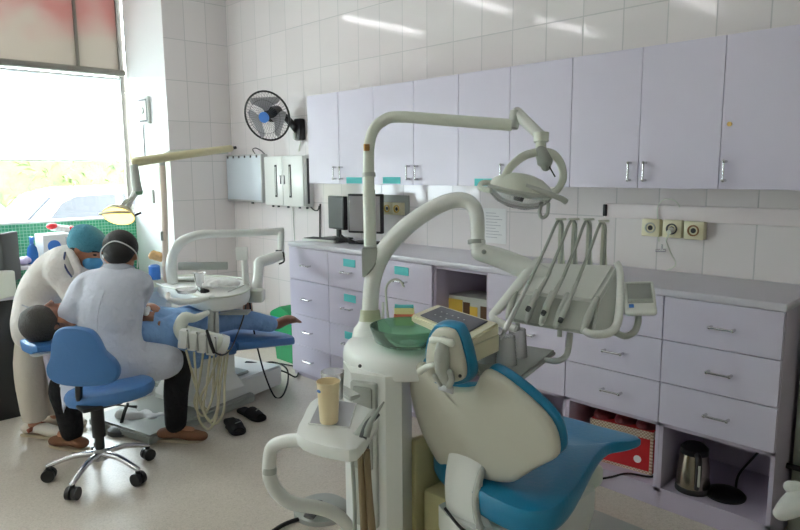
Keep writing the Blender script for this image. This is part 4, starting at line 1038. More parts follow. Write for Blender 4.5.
# spittoon column behind the patient
cb = V((-4.22, 1.72, 0))
t = thing('cuspidor_unit', 'white spittoon column of the far unit, behind the seated dentist', 'spittoon unit', cb)
part('column', G().rings([octo((cb.x, cb.y), .15, z) for z in (0, .70)]), M['white'], t, ang=25)
part('dome', G().lathe(cb+V((0, 0, .70)), [(0, 0), (.19, 0), (.20, .03), (.17, .06), (.1, .075), (0, .08)], 32), M['offw'], t)
part('filler_post', G().box(-.03, .03, -.025, .025, .77, .87, .008, Matrix.Translation(cb+V((-.13, -.08, 0)))), M['white'], t)
part('curved_arm', G().tube([(-3.994,1.826,0.740), (-3.965,1.805,0.849), (-3.965,1.824,0.937), (-3.941,1.863,1.006), (-3.924,1.931,1.040), (-3.896,2.022,1.055), (-3.862,2.287,1.044), (-3.804,2.551,1.043)], [.034, .034, .032, .031, .030, .028, .026, .025], 16, 6), M['white'], t)
part('grey_panel', G().box(-.16, .16, -.01, .01, -.025, .025, .004, frame((-3.917,2.000,0.846), (.69, .72, 0), None, (0, 0, 1))), M['grey'], t)
t = thing('wrapped_pack', 'orange and white pack lying on the far spittoon column', 'packet', (-4.131,1.791,0.906))
g = G()
o = V((-4.132,1.792,0.913))
for i in range(6): g.ell(o+RR*(-.035+.014*i)+V((0, 0, .018*((i*3) % 2)-.004*i)), (.018, .025, .026), seg=10)
g = blend(g, .008, 2); part('pack', g, M['orange'], t)
solo('blue_bottle', G().lathe((-4.097,1.754,0.769), [(0, 0), (.036, 0), (.036, .085), (.02, .095), (0, .095)], 20), M['bluep'], 'blue bottle standing on the far spittoon column', 'bottle')
# delivery tray
t = thing('delivery_tray', 'ivory instrument tray of the far unit on a jointed arm', 'instrument tray', (-3.6, 1.9, .6))
zt = .745
to = [V((-4.041,1.741,0.745)), V((-4.240,1.877,0.745)), V((-4.252,1.982,0.745)), V((-4.063,2.159,0.745)), V((-3.808,2.225,0.745)), V((-3.570,2.134,0.745)), V((-3.375,1.989,0.745)), V((-3.313,1.835,0.745)), V((-3.382,1.729,0.745)), V((-3.642,1.736,0.745))]
part('tray_body', slab(G(), smooth_closed(to, 3), -.085, .0, .03), M['white'], t)
part('tray_rim', G().tube(smooth_closed([p+V((0, 0, .002)) for p in to], 3)+[to[0]+V((0, 0, .002))], .006, 8, 1), M['offw'], t)
part('grip_handle', G().tube([(-3.514,1.573,0.772), (-3.474,1.565,0.744), (-3.405,1.620,0.735), (-3.367,1.690,0.741), (-3.376,1.769,0.751)], [.014, .018, .018, .016, .012], 12, 4, round_end=True), M['white'], t)
part('dish', G().lathe((-3.458,1.659,0.768), [(.02, 0), (.05, .008), (.062, .03), (.058, .03), (.046, .012), (.0, .008)], 24), M['clear'], t, 'clear glass dish')
part('swing_arm', G().tube([(-3.796,2.529,1.038), (-3.769,2.503,0.848)], .024, 14, 1).tube([(-3.764,2.501,0.884), (-3.763,2.411,0.865), (-3.756,2.328,0.854)], [.032, .038, .036], 14, 4, round_end=True).tube([(-3.744,2.313,0.856), (-3.703,2.276,0.758), (-3.686,2.246,0.670)], [.036, .032, .040], 14, 4), M['white'], t)
part('joint_ring', G().cyl((-3.783,2.503,0.916), (-3.782,2.501,0.903), .027).tube([(-3.740,2.502,0.906), (-3.720,2.495,0.847), (-3.734,2.462,0.828)], .006, 8), M['black'], t)
part('base_block', G().box(-.05, .05, -.05, .05, -.05, .03, .012, frame((-3.633,2.213,0.668), (.69, .72, 0), None, (0, 0, 1))), M['offw'], t)
part('film_viewer', G().box(-.038, .038, -.012, .012, -.04, .045, .006, frame((-3.660,2.139,0.934), (.69, .72, 0), None, (0, 0, 1))).tube([(-3.656,2.150,0.894), (-3.632,2.143,0.743)], [.022, .026], 12, 1, (.69, .72, 0), .9), M['white'], t)
part('support_tube', G().tube([(-3.377,1.761,0.712), (-3.353,1.736,0.475)], .018, 14, 1).tube([(-3.374,1.791,0.702), (-3.347,1.770,0.469)], .014, 14, 1), M['lgrey'], t)
part('under_tray', G().box(-.09, .08, -.05, .05, -.015, .0, .004, frame((-3.475,1.974,0.617), (.69, .72, 0), None, (0, 0, 1))), M['lgrey'], t)
# handpiece holders with looping hoses
t = thing('handpiece_rack', 'ivory handpiece rack with looping hoses under the far tray', 'handpiece rack', (-3.223,1.633,0.520))
part('rack_body', G().tube([(-3.261,1.535,0.592), (-3.203,1.724,0.511)], [.048, .05], 18, 1, (0, 0, 1), 1.05), M['offw'], t)
part('end_cap', G().cyl((-3.206,1.708,0.520), (-3.196,1.744,0.503), .054, .052), M['white'], t)
part('rack_arm', G().tube([(-3.254,1.525,0.574), (-3.280,1.523,0.624), (-3.285,1.557,0.673), (-3.284,1.614,0.663), (-3.332,1.711,0.669)], [.028, .036, .034, .022, .016], 14, 4, round_end=True), M['offw'], t)
for i in range(4):
    a = V((-3.203,1.507,0.586)).lerp(V((-3.169,1.646,0.527)), i/3)
    h = part('holder', G().box(-.0235, .0235, -.03, .03, -.052, .048, .009, frame(a, (.67, .70, -.16), None, (.12, .1, 1))), M['white'], t)
    part('holder_gap', G().tube([a+RR*.026-FF*.02+V((0, 0, .05)), a+RR*.03-FF*.024+V((0, 0, -.05))], .005, 8, 1), M['grey'], h)
lo = [(-3.147,1.623,0.094), (-3.149,1.588,0.075), (-3.193,1.585,0.138), (-3.142,1.604,0.118), (-3.181,1.604,0.170)]
st = [V((-3.209,1.517,0.518)), V((-3.178,1.546,0.507)), V((-3.162,1.588,0.491)), V((-3.153,1.623,0.474)), V((-3.159,1.673,0.463))]
en = [V((-3.212,1.764,0.468)), V((-3.223,1.751,0.457)), V((-3.252,1.748,0.446)), V((-3.264,1.735,0.446)), V((-3.283,1.715,0.446))]
for i in range(5):
    b = V(lo[i]); w_ = .055-.006*i
    part('hose', G().tube([st[i], st[i].lerp(b, .45)-RR*.02, b-RR*w_+V((0, 0, .07)), b, b+RR*w_+V((0, 0, .07)), en[i].lerp(b, .45)+RR*.015, en[i]], .0065, 8, 6), M['hose'], t)
part('black_handpiece', G().tube([(-3.123,1.598,0.622), (-3.083,1.596,0.559), (-3.068,1.603,0.517)], [.008, .010, .009], 10, 3, round_end=True).tube([(-3.068,1.603,0.517), (-3.073,1.651,0.490), (-3.125,1.728,0.492), (-3.282,1.863,0.523), (-3.483,2.031,0.582), (-3.636,2.157,0.689)], .0045, 8, 5), M['black'], t)
solo('floor_cable', G().tube([(-3.648,2.170,0.672), (-3.635,2.177,0.502), (-3.589,2.184,0.309), (-3.519,2.192,0.136), (-3.482,2.231,0.008), (-3.477,2.289,0.008), (-3.713,2.489,0.008), (-3.706,2.472,0.100), (-3.900,2.484,0.100), (-3.860,2.296,0.120), (-3.855,2.248,0.160), (-3.793,2.335,0.140), (-3.742,2.486,0.060), (-3.718,2.561,0.012), (-3.884,2.695,0.012), (-4.001,2.687,0.012), (-4.165,2.635,0.012)], .0055, 8, 6), M['rubber'], 'black cable hanging from the far tray and coiling on the floor', 'cable')
# things on the tray
c = V((-3.692,1.858,0.747))
t = thing('specimen_cup', 'clear plastic cup standing on the far instrument tray', 'cup', c)
part('cup_wall', G().lathe(c, [(0, 0), (.026, 0), (.036, .095), (.040, .097), (.034, .092), (.024, .004), (0, .004)], 24), M['clear'], t)
g = G(); o = V((-3.563,1.936,0.765))
for i in range(9): g.ell(o+RR*(-.09+.022*i)+FF*(.02*math.sin(i*2.1))+V((0, 0, .006+.018*abs(math.sin(i*1.7)))), (.03, .035, .022), seg=10)
solo('wrapped_instruments', blend(g, .008, 1), M['pouch'], 'crumpled white wrapping with steel instruments on the far tray', 'wrapping')
solo('dark_tool', G().tube([(-3.675,1.836,0.752), (-3.538,1.798,0.756), (-3.536,1.829,0.752)], [.014, .018, .010], 10, 3, round_end=True), M['black'], 'small black tool lying beside the cup on the far tray', 'tool')
g = G()
for i in range(5): g.tube([(-3.420,1.895,0.752), V((-3.515,2.052,0.756))+FF*(.008*i)], .0035, 6, 1)
solo('steel_instruments', g, M['chrome'], 'row of small steel instruments at the right of the far tray', 'instruments')
g = G().box(-.10, .10, -.04, .04, 0, .016, .004, frame((-4.006,1.907,0.748), (.69, .72, 0), None, (0, 0, 1)))
solo('grey_folder', g, M['grey'], 'flat grey packet lying at the back of the far tray', 'packet')

# lamp of the far unit
t = thing('operating_lamp', 'far operating lamp on a beige post, lit over the patient', 'lamp', cb+V((.05, .08, .78)))
part('post', G().tube([(-4.074,1.815,0.738), (-4.136,1.863,1.274), (-4.166,1.877,1.493)], .021, 16, 1), mat('pinkish_beige_post', s(216, 200, 186), .35, coat=.2), t)
part('post_tag', G().box(-.006, .006, -.012, .012, -.03, .03, .003, frame((-4.093,1.816,1.044), (.69, .72, 0), None, (0, 0, 1))), M['grey'], t)
part('bent_tube', G().tube([(-4.150,1.868,1.370), (-4.165,1.875,1.480), (-4.166,1.886,1.538), (-4.142,1.918,1.570), (-4.113,1.980,1.580), (-3.986,2.258,1.590)], .020, 16, 6), M['lgrey'], t)
part('spring_arm', G().tube([(-3.960,2.259,1.606), (-3.878,1.899,1.560), (-3.833,1.572,1.513)], [.023, .025, .028], 16, 1, round_end=True), mat('yellowed_cream_arm', s(212, 204, 164), .35, coat=.2), t)
part('arm_cap', G().cyl((-3.960,2.259,1.606), (-3.960,2.304,1.613), .010), M['black'], t)
part('drop_link', G().tube([(-3.819,1.553,1.495), (-3.803,1.552,1.409), (-3.788,1.553,1.340)], [.022, .026, .028], 12, 4), M['lgrey'], t)
part('green_collar', G().cyl((-3.788,1.553,1.340), (-3.785,1.553,1.323), .029, .022), mat('green_grey', s(120, 158, 132), .5), t)
part('lower_link', G().tube([(-3.786,1.541,1.341), (-3.794,1.506,1.284), (-3.784,1.476,1.228)], [.018, .016, .014], 12, 4), M['white'], t)
part('side_link', G().tube([(-3.785,1.522,1.312), (-3.777,1.465,1.280), (-3.775,1.445,1.247)], [.008, .013, .014], 10, 4), M['offw'], t)
LM = frame((-3.770,1.429,1.214), (.69, .72, -.2), None, V((-.55, .50, .72))) @ Matrix.Scale(.86, 4)
part('reflector_shell', G().lathe((0, 0, 0), [(.105, -.01), (.102, .004), (.085, .03), (.05, .05), (.0, .056)], 32, LM, 1, .85), M['ivory'], t)
part('lit_reflector', G().lathe((0, 0, 0), [(.098, -.011), (.085, .005), (.05, .016), (0, .02)], 32, LM, 1, .85), mat('lit_yellow_reflector', s(255, 225, 150), .3, emit=s(255, 210, 120), estr=2.2), t)
part('handle_bar', G().tube([LM @ V((-.11, -.02, -.02)), LM @ V((-.06, -.07, -.05)), LM @ V((.02, -.09, -.055)), LM @ V((.09, -.07, -.03))], .008, 10, 4), M['ivory'], t)
part('switch_lever', G().cyl(LM @ V((.09, 0, .0)), LM @ V((.135, .0, .035)), .006, seg=8), M['black'], t)

# ------------------------------------------------------------------ blue stool
sc0 = V((-3.155, 1.03, 0))
t = thing('dentist_stool', 'blue upholstered stool on a five-legged chrome base with black castors', 'stool', sc0)
hub = sc0+V((0, 0, .12))
part('gas_column', G().cyl(sc0+V((0, 0, .09)), sc0+V((0, 0, .36)), .022).cyl(sc0+V((0, 0, .2)), sc0+V((0, 0, .38)), .030), M['black'], t)
part('hub', G().cyl(sc0+V((0, 0, .085)), sc0+V((0, 0, .14)), .034, .03), M['steel'], t)
for k in range(5):
    a = math.radians(-122+72*k); d = V((math.cos(a), math.sin(a), 0))
    lg = part('leg', G().tube([sc0+d*.02+V((0, 0, .115)), sc0+d*.12+V((0, 0, .112)), sc0+d*.235+V((0, 0, .075))], [.020, .017, .013], 12, 4, (0, 0, 1), .8, round_end=True), M['chrome'], t)
    e = sc0+d*.235; pv = V((-d.y, d.x, 0))
    part('castor', G().cyl(e-pv*.025+V((0, 0, .03)), e-pv*.006+V((0, 0, .03)), .03, seg=20).cyl(e+pv*.006+V((0, 0, .03)), e+pv*.025+V((0, 0, .03)), .03, seg=20).cyl(e+V((0, 0, .03)), e+V((0, 0, .07)), .012, seg=12), M['black'], lg)
so = []
for k in range(20):
    a = 2*PI*k/20; r = .19*(1+.10*math.cos(2*a))
    so.append(V((-3.20, 1.10, .405))+RR*(r*math.cos(a)*1.02+.012)+FF*(r*math.sin(a)*.92)+V((0, 0, .022*math.cos(a))))
part('seat', slab(G(), so, -.045, .025, .028), M['blue'], t)
part('seat_plate', G().box(-.09, .09, -.09, .09, .36, .378, .005, Matrix.Translation(sc0)), M['black'], t)
part('backrest_bar', G().tube([sc0+V((.0, -.02, .365)), (-3.180,0.965,0.381), (-3.138,0.951,0.454), (-3.159,0.967,0.566)], [.012, .014, .016, .014], 10, 4, (.69, .72, 0), 1.4), M['black'], t)
bn = V((.72, -.69, .05)).normalized()
bp_ = [(52,330), (60,327), (75,327), (90,330), (99,340), (104,352), (114,362), (118,372), (114,382), (103,386), (80,387), (60,385), (48,379), (44,370), (49,360), (50,345)]
bo = [(-3.212,0.888,0.729), (-3.189,0.916,0.747), (-3.147,0.959,0.748), (-3.101,1.004,0.732), (-3.071,1.026,0.691), (-3.047,1.040,0.636), (-3.011,1.068,0.595), (-2.990,1.080,0.549), (-2.995,1.065,0.503), (-3.031,1.023,0.481), (-3.104,0.947,0.475), (-3.169,0.881,0.485), (-3.211,0.845,0.515), (-3.225,0.840,0.561), (-3.217,0.858,0.611), (-3.220,0.869,0.674)]
part('backrest', dished(G(), smooth_closed(bo), bn, .05, .02, .012), M['blue'], t)
part('height_lever', G().tube([sc0+V((0, .0, .36))+RR*.05, sc0+V((0, 0, .35))+RR*.14, sc0+V((0, 0, .345))+RR*.19], [.004, .004, .008], 8, 2), M['black'], t)

# ------------------------------------------------------------------ the dentist, seated, seen from behind
t = thing('person', 'seated person in a short-sleeved white coat and black trousers, back to the view', 'person', (-3.22, 1.12, 0))
pel, wai, che, sho, nec = V((-3.341,1.185,0.495)), V((-3.375,1.193,0.630)), V((-3.397,1.216,0.779)), V((-3.417,1.246,0.888)), V((-3.431,1.277,0.961))
hd_c = V((-3.457,1.307,1.024)); hf = (FF*.75-RR*.10+V((0, 0, -.55))).normalized()
sL, sR = sho-RR*.135+V((0, 0, -.012)), sho+RR*.12+V((0, 0, -.012))+FF*.03
eL, eR = V((-3.503,1.018,0.706)), V((-3.558,1.394,0.690))
wL, wR = V((-3.52, 1.13, .735)), V((-3.47, 1.30, .735))
kR, aR = V((-3.324,1.510,0.430)), V((-3.290,1.473,0.085)); kL, aL = V((-3.577,1.014,0.354)), V((-3.577,1.034,0.102))
hR, hL = pel+RR*.09+V((0, 0, -.02)), pel-RR*.09+V((0, 0, -.02))
g = G()
g.tube([pel, wai, che, sho, nec, nec.lerp(hd_c, .55)], [.10, .085, .09, .075, .045, .042], 16, 4, RR, 1.4, True, True)
head(g, hd_c, hf, ZZ, .98)
g.tube([nec, hd_c], [.055, .05], 12, 1)
for a, b, c, in ((sL, eL, wL), (sR, eR, wR)):
    limb(g, [a, b, c], [.045, .038, .027]); 
hand(g, wL, V((-3.60, 1.06, .72))-wL, ZZ, .17, .7, 1); hand(g, wR, V((-3.60, 1.12, .70))-wR, ZZ, .17, .7, -1)
for a, b, c in ((hR, kR, aR), (hL, kL, aL)):
    limb(g, [a, b, c, c+V((0, 0, -.03))], [.075, .055, .038, .036]); limb(g, [c+V((0, 0, -.03)), c+V((0, 0, -.03))+ (RR if a is hR else -RR*.9+FF*.4)*.08], [.034, .026])
part('body', blend(g, .009, 3), M['skin'], t)
# coat
g = G()
g.tube([pel+V((0, 0, -.06)), pel, wai, che, sho, nec+V((0, 0, -.01))], [.125, .125, .11, .118, .098, .05], 20, 4, RR, 1.42, True, True)
limb(g, [sho-RR*.03, sL, sL.lerp(eL, .5), sL.lerp(eL, .74)], [.082, .074, .066, .062])
limb(g, [sho+RR*.03, sR, sR.lerp(eR, .5), eR+V((0, 0, .02))], [.082, .072, .06, .056])
limb(g, [pel+V((0, 0, -.0)), hR.lerp(kR, .45)+V((0, 0, .01)), hR.lerp(kR, .82)+V((0, 0, .005))], [.125, .105, .088])
limb(g, [pel+V((0, 0, -.0)), hL.lerp(kL, .6)+V((0, 0, .01))], [.115, .09])
g.prism([V((-3.466,0.959,0.445)), V((-3.368,1.010,0.415)), V((-3.388,0.973,0.336)), V((-3.412,0.946,0.254)), V((-3.437,0.950,0.330))], FF*.02)
part('coat', blend(g, .011, 5), M['coat'], t)
part('coat_seam', G().tube([nec+FF*-.075+V((0, 0, -.0)), che-FF*.145, wai-FF*.138, pel-FF*.145], .0035, 6, 5), M['coat'], t)
part('collar', G().tube([nec-RR*.068+FF*.03+V((0, 0, -.01)), nec-RR*.05-FF*.03+V((0, 0, .008)), nec-FF*.052+V((0, 0, .01)), nec+RR*.05-FF*.03+V((0, 0, .008)), nec+RR*.068+FF*.03+V((0, 0, -.01))], [.010, .015, .016, .015, .010], 10, 4, (0, 0, 1), 1.3), M['coat'], t)
g = G()
limb(g, [hR+(kR-hR)*.3, kR, kR.lerp(aR, .5), aR+V((0, 0, .015))], [.07, .075, .066, .058])
limb(g, [hL+(kL-hL)*.3, kL, kL.lerp(aL, .5), aL+V((0, 0, .0))], [.07, .075, .066, .058])
limb(g, [hL+(kL-hL)*.3, hL, hR, hR+(kR-hR)*.3], [.07, .07, .07, .07])
part('trousers', blend(g, .011, 4), M['trou'], t)
def shoe(a, d, m, l=.24, w=.042):
    """a = ankle above floor point"""
    d = V(d).normalized(); b = V((a.x, a.y, 0))-d*.06
    g = G()
    g.tube([b+V((0, 0, .045)), b+d*.08+V((0, 0, .05)), b+d*.15+V((0, 0, .036)), b+d*(l-.03)+V((0, 0, .03))], [w*.95, w, w*1.05, w*.85], 12, 4, (0, 0, 1), .72, True, True)
    g2 = G().prism([b+d*u+V((-d.y, d.x, 0))*v+V((0, 0, .001)) for u, v in ((-.04, 0), (-.03, .03), (.05, .034), (.14, .043), (.2, .035), (.225, 0), (.2, -.035), (.14, -.043), (.05, -.034), (-.03, -.03))], (0, 0, .014), .004)
    s1 = part('shoe', blend(g, .008, 2), m, t)
    part('sole', g2, M['sole'], s1)
shoe(aR-RR*.01, RR*1-FF*.05, M['shoe']); shoe(aL, -RR*.9+FF*.35, M['shoe'], .22)
SP = Matrix((hf, hf.cross(ZZ).normalized(), hf.cross(ZZ).normalized().cross(hf))).transposed().to_4x4()
hu = hf.cross(ZZ).normalized().cross(hf); hu = -hu if hu.z < 0 else hu; hs = hf.cross(hu)
g = G(); HF = Matrix((hf, hs, hu)).transposed().to_4x4()
g.ell(hd_c-hf*.026+hu*.036, (.098, .088, .088), HF, 24).ell(hd_c-hf*.05-hu*.01, (.066, .076, .07), HF, 20).ell(hd_c+hf*.045+hu*.07, (.04, .065, .04), HF, 16)
part('hair', blend(g, .008, 2), M['hair'], t)
part('mask', G().ell(hd_c+hf*.075-hu*.045, (.03, .058, .045), HF), M['maskm'], t)
ring = [hd_c+hf*(.05*math.cos(a)-.035)*1.0+hs*.093*math.sin(a)+hu*(.012+(.02 if abs(a) < 9 else 0))-hf*(.085*(-math.cos(a)) if False else 0) for a in ()]
part('mask_strap', G().tube([hd_c+hf*.05-hs*.075-hu*.05, hd_c-hf*.03-hs*.09-hu*.02, hd_c-hf*.09-hs*.062+hu*.0, hd_c-hf*.126+hu*.012, hd_c-hf*.09+hs*.062+hu*.0, hd_c-hf*.03+hs*.09-hu*.02, hd_c+hf*.05+hs*.075-hu*.05], .0035, 6, 5), M['paper'], t)

# ------------------------------------------------------------------ the assistant, standing and bending over
t = thing('person', 'standing person in a cream coat, teal hair cap and blue mask, bending over the patient', 'person', (-3.907,0.953,0.000))
pel, wai, che, sho, nec = V((-3.939,1.025,0.674)), V((-3.936,1.055,0.800)), V((-3.872,1.116,0.912)), V((-3.835,1.166,0.972)), V((-3.803,1.204,0.993))
hd_c = V((-3.748,1.242,1.044)); hf = (RR*.80-FF*.28+V((0, 0, -.50))).normalized()
fl = V((-3.915,0.945,0.000)); fr2 = fl+FF*.12+RR*.06
g = G()
g.tube([pel, wai, che, sho, nec], [.12, .11, .115, .09, .055], 16, 4, FF, 1.2, True, True)
g.tube([nec, hd_c], [.05, .048], 12, 1)
P_ = head(g, hd_c, hf, ZZ, .93)
sN, sF_ = sho-FF*.10+V((0, 0, -.03)), sho+FF*.13+V((0, 0, -.02))
eN, eF = V((-3.688,1.137,0.799)), V((-3.971,1.340,0.733))
wN, wF = V((-3.62, 1.15, .75)), V((-3.69, 1.22, .74))
limb(g, [sN, eN, wN], [.045, .036, .026]); limb(g, [sF_, eF, wF], [.045, .036, .026])
hand(g, wN, V((-3.57, 1.06, .745))-wN, ZZ, .16, .6, 1); hand(g, wF, V((-3.60, 1.08, .75))-wF, ZZ, .16, .6, -1)
for f_ in (fl, fr2):
    limb(g, [pel+(f_-fl)*.7+V((0, 0, -.03)), (f_+V((0, 0, .40))).lerp(pel, .1), f_+V((0, 0, .09)), f_+V((0, 0, .055))], [.08, .055, .036, .034]); limb(g, [f_+V((0, 0, .05)), f_+V((0, 0, .03))+RR*.09], [.034, .028])
part('body', blend(g, .009, 3), M['skin'], t)
g = G()
g.tube([pel+V((.0, .0, -.10)), pel+V((0, 0, -.03)), wai, che, sho, nec], [.138, .142, .128, .125, .10, .060], 20, 4, FF, 1.15, True, True)
limb(g, [sho-FF*.02, sN, sN.lerp(eN, .5), eN, eN.lerp(wN, .8)], [.09, .082, .072, .066, .05])
limb(g, [sho, sF_, sF_.lerp(eF, .5), eF, eF.lerp(wF, .8)], [.09, .082, .072, .066, .05])
part('coat', blend(g, .011, 5), M['coat2'], t)
part('coat_tail', blend(G().tube([(-3.877,1.055,0.508), (-3.869,1.063,0.365), (-3.867,1.060,0.203)], [.05, .045, .03], 12, 4, FF, 1.6, True, True), .01, 3), mat('lilac_white_cloth', s(216, 208, 222), .85, bump=.4, bscale=30), t)
part('collar', G().tube([(-3.730,1.142,1.033), (-3.674,1.146,0.983), (-3.647,1.149,0.932), (-3.645,1.131,0.902)], [.02, .024, .02, .012], 10, 4, (0, 0, 1), .6, round_end=True), M['coat2'], t)
part('navy_piping', G().tube([(-3.727,1.117,1.035), (-3.704,1.101,0.985), (-3.668,1.101,0.946), (-3.635,1.113,0.911)], .005, 6, 4), mat('navy', s(50, 60, 100), .7), t)
part('pocket_edge', G().tube([(-3.804,0.909,0.767), (-3.762,0.935,0.753), (-3.743,0.967,0.746)], .004, 6, 3), M['ink'], t)
g = G()
for f_ in (fl, fr2):
    limb(g, [pel+(f_-fl)*.7, f_+V((0, 0, .42)), f_+V((0, 0, .12)), f_+V((0, 0, .095))], [.10, .080, .064, .060])
limb(g, [pel, pel+(fr2-fl)*.6], [.11, .11])
part('trousers', blend(g, .011, 4), mat('cream_trousers', s(208, 200, 188), .9, bump=.4, bscale=28), t)
shoe(fl+V((0, 0, .1))+RR*.01, RR-FF*.2, M['wshoe'], .225); shoe(fr2+V((0, 0, .1)), RR, M['wshoe'], .225)
part('ankle_straps', G().tube([fl+V((0, 0, .045))-RR*.02-FF*.045, fl+V((0, 0, .07))+RR*.04, fl+V((0, 0, .045))+RR*.03+FF*.045], .012, 8, 4), M['redtrim'], t)
hu = (ZZ-hf*hf.z).normalized(); hs = hf.cross(hu); HF = Matrix((hf, hs, hu)).transposed().to_4x4()
g = G().ell(hd_c-hf*.022+hu*.043, (.106, .092, .075), HF, 28).ell(hd_c-hf*.05+hu*.01, (.075, .082, .07), HF, 24)
part('hair_cap', blend(g, .009, 3), M['capm'], t)
part('hair', G().ell(hd_c-hf*.03-hu*.015, (.06, .078, .055), HF), M['hair'], t)
g = G().ell(hd_c+hf*.062-hu*.052, (.044, .062, .045), HF, 24).ell(hd_c+hf*.09-hu*.035, (.026, .03, .03), HF, 16)
part('mask', blend(g, .007, 2), M['maskm'], t)
for e in (-1, 1):
    part('eyebrow', G().tube([hd_c+hf*.083+hs*e*.014+hu*.026, hd_c+hf*.080+hs*e*.03+hu*.030, hd_c+hf*.068+hs*e*.045+hu*.025], .003, 6, 2), M['hair'], t)
    part('eye', G().ell(hd_c+hf*.078+hs*e*.028+hu*.008, (.008, .012, .004), HF, 10), M['hair'], t)

# ------------------------------------------------------------------ the patient, lying with feet to the wall
t = thing('person', 'person lying on the far dental chair in light blue clothes, barefoot', 'person', CP(.7, 0, .46))
hp0 = CP(.0, .0, .705)
g = G(); hfw = (ZZ+ax*-.05+sd*.15).normalized(); hup = -ax
head(g, hp0, hfw, hup, .95)
ch, be, pe = CP(.30, 0, .645), CP(.52, 0, .60), CP(.72, 0, .555)
g.tube([CP(.12, 0, .66), CP(.2, 0, .655), ch, be, pe], [.05, .075, .09, .085, .085], 16, 4, sd, 1.5, True, True)
g.tube([hp0, CP(.16, 0, .655)], [.05, .05], 12, 1)
kn1, kn2 = CP(1.06, .085, .545), CP(1.0, -.07, .57)
an1, an2 = CP(1.36, .10, .455), CP(1.24, -.075, .475)
limb(g, [pe+sd*.08, kn1, an1], [.075, .052, .034]); limb(g, [pe-sd*.08, kn2, an2], [.075, .052, .034])
limb(g, [an1, an1+ax*.03+ZZ*.0, an1+ax*.055+sd*.07+ZZ*.035, an1+ax*.06+sd*.13+ZZ*.04], [.032, .036, .032, .022], (0, 0, 1))
limb(g, [an2, an2+ax*.035, an2+ax*.05-sd*.01+ZZ*.09, an2+ax*.055-sd*.015+ZZ*.14], [.032, .036, .032, .022], (0, 0, 1))
for k in range(5):
    limb(g, [an1+ax*(.04+.012*k)+sd*.13+ZZ*(.052-.007*k), an1+ax*(.045+.012*k)+sd*.16+ZZ*(.055-.008*k)], [.010, .009]) 
    limb(g, [an2+ax*.05-sd*(.035-.012*k)+ZZ*.135, an2+ax*.055-sd*(.035-.012*k)+ZZ*.165], [.010, .009])
solo('tissue', blend(G().ell((-3.376,1.385,0.719), (.022, .018, .022)).ell((-3.370,1.395,0.735), (.014, .014, .018)), .006, 2), M['paper'], 'small white tissue in the raised hand of the lying person', 'tissue')
# forearm folded over the belly, hand raised beside the seated dentist
hw = V((-3.391,1.399,0.583)); 
limb(g, [CP(.22, .17, .62), CP(.44, .23, .60), hw], [.045, .038, .027])
hand(g, hw, V((-3.410,1.404,0.700))-hw, (FF*-1), .16, .9, 1)
limb(g, [CP(.22, -.17, .62), CP(.46, -.22, .60), CP(.52, -.03, .69)], [.045, .038, .027]); hand(g, CP(.52, -.03, .71), sd*.9+ax*.2, ZZ, .16, .5, 1)
part('body', blend(g, .009, 2), M['skin2'], t)
g = G().ell(hp0-hfw*.0+hup*.03, (.098, .09, .095), Matrix((hfw, hfw.cross(hup), hup)).transposed().to_4x4(), 24).ell(hp0+hfw*.03+hup*.075, (.05, .07, .04), Matrix((hfw, hfw.cross(hup), hup)).transposed().to_4x4(), 20)
part('hair', blend(g, .009, 2), M['ghair'], t)
g = G()
g.tube([CP(.16, 0, .65), CP(.2, 0, .65), ch, be, pe, pe+ax*.06], [.075, .10, .112, .108, .105, .095], 20, 4, sd, 1.55, True, True)
limb(g, [CP(.20, .13, .63), CP(.43, .235, .60), V((-3.413,1.421,0.519))], [.075, .06, .042]); limb(g, [CP(.20, -.13, .63), CP(.45, -.225, .60), CP(.52, -.10, .67)], [.075, .065, .05])
g.tube([CP(.42, .20, .60), CP(.50, .25, .48), CP(.56, .265, .36)], [.06, .05, .022], 14, 4, ax, 2.0, True, True)
g.tube([CP(.56, .19, .60), CP(.62, .255, .50), CP(.68, .27, .38)], [.06, .045, .02], 14, 4, ax, 2.0, True, True)
part('shirt', blend(g, .010, 4), M['drape'], t)
g = G()
limb(g, [pe+sd*.08, kn1, an1.lerp(kn1, .12)], [.09, .066, .054]); limb(g, [pe-sd*.08, kn2, an2.lerp(kn2, .2)], [.09, .068, .056]); limb(g, [pe+sd*.08, pe-sd*.08], [.1, .1])
part('trousers', blend(g, .010, 4), M['drape'], t)

# ------------------------------------------------------------------ slippers
def slipper(a, d, lab):
    d = V(d).normalized(); n = V((-d.y, d.x, 0)); a = V(a)
    t = thing('slipper', lab, 'slipper', a, 'black slippers on the floor')
    o = [(-.12, 0), (-.11, .035), (-.03, .038), (.06, .048), (.115, .035), (.13, 0), (.115, -.035), (.06, -.046), (-.03, -.036), (-.11, -.033)]
    part('footbed', G().prism([a+d*u+n*v for u, v in smooth2(o)], (0, 0, .022), .005), M['rubber'], t)
    R = []
    for k in range(7):
        u = -.0+k*.018; R.append([a+d*u+n*(.05-.0015*k*k*.3)*math.cos(q)+V((0, 0, .012+(.046-.003*k)*math.sin(q))) for q in [PI*j/10 for j in range(11)]]+[a+d*u+n*(.043-.0015*k*k*.3)*math.cos(q)+V((0, 0, .012+(.040-.003*k)*math.sin(q))) for q in [PI*(10-j)/10 for j in range(11)]])
    part('strap', G().rings(R), M['rubber'], t)
    part('stripe', G().tube([a+d*.05+n*.025+V((0, 0, .052)), a+d*.075+n*-.01+V((0, 0, .056))], .003, 6, 1), M['grey'], t)
def smooth2(o):
    return [(p.x, p.y) for p in smooth_closed([(u, v, 0) for u, v in o], 3)]
slipper((-3.228,1.787,0.000), V((-3.090,1.745,0.000))-V((-3.367,1.820,0.000)), 'black slipper nearer the dentist, left of the pair')
slipper((-3.321,1.955,0.000), V((-3.175,1.945,0.000))-V((-3.450,1.942,0.000)), 'black slipper farther right of the pair on the floor')

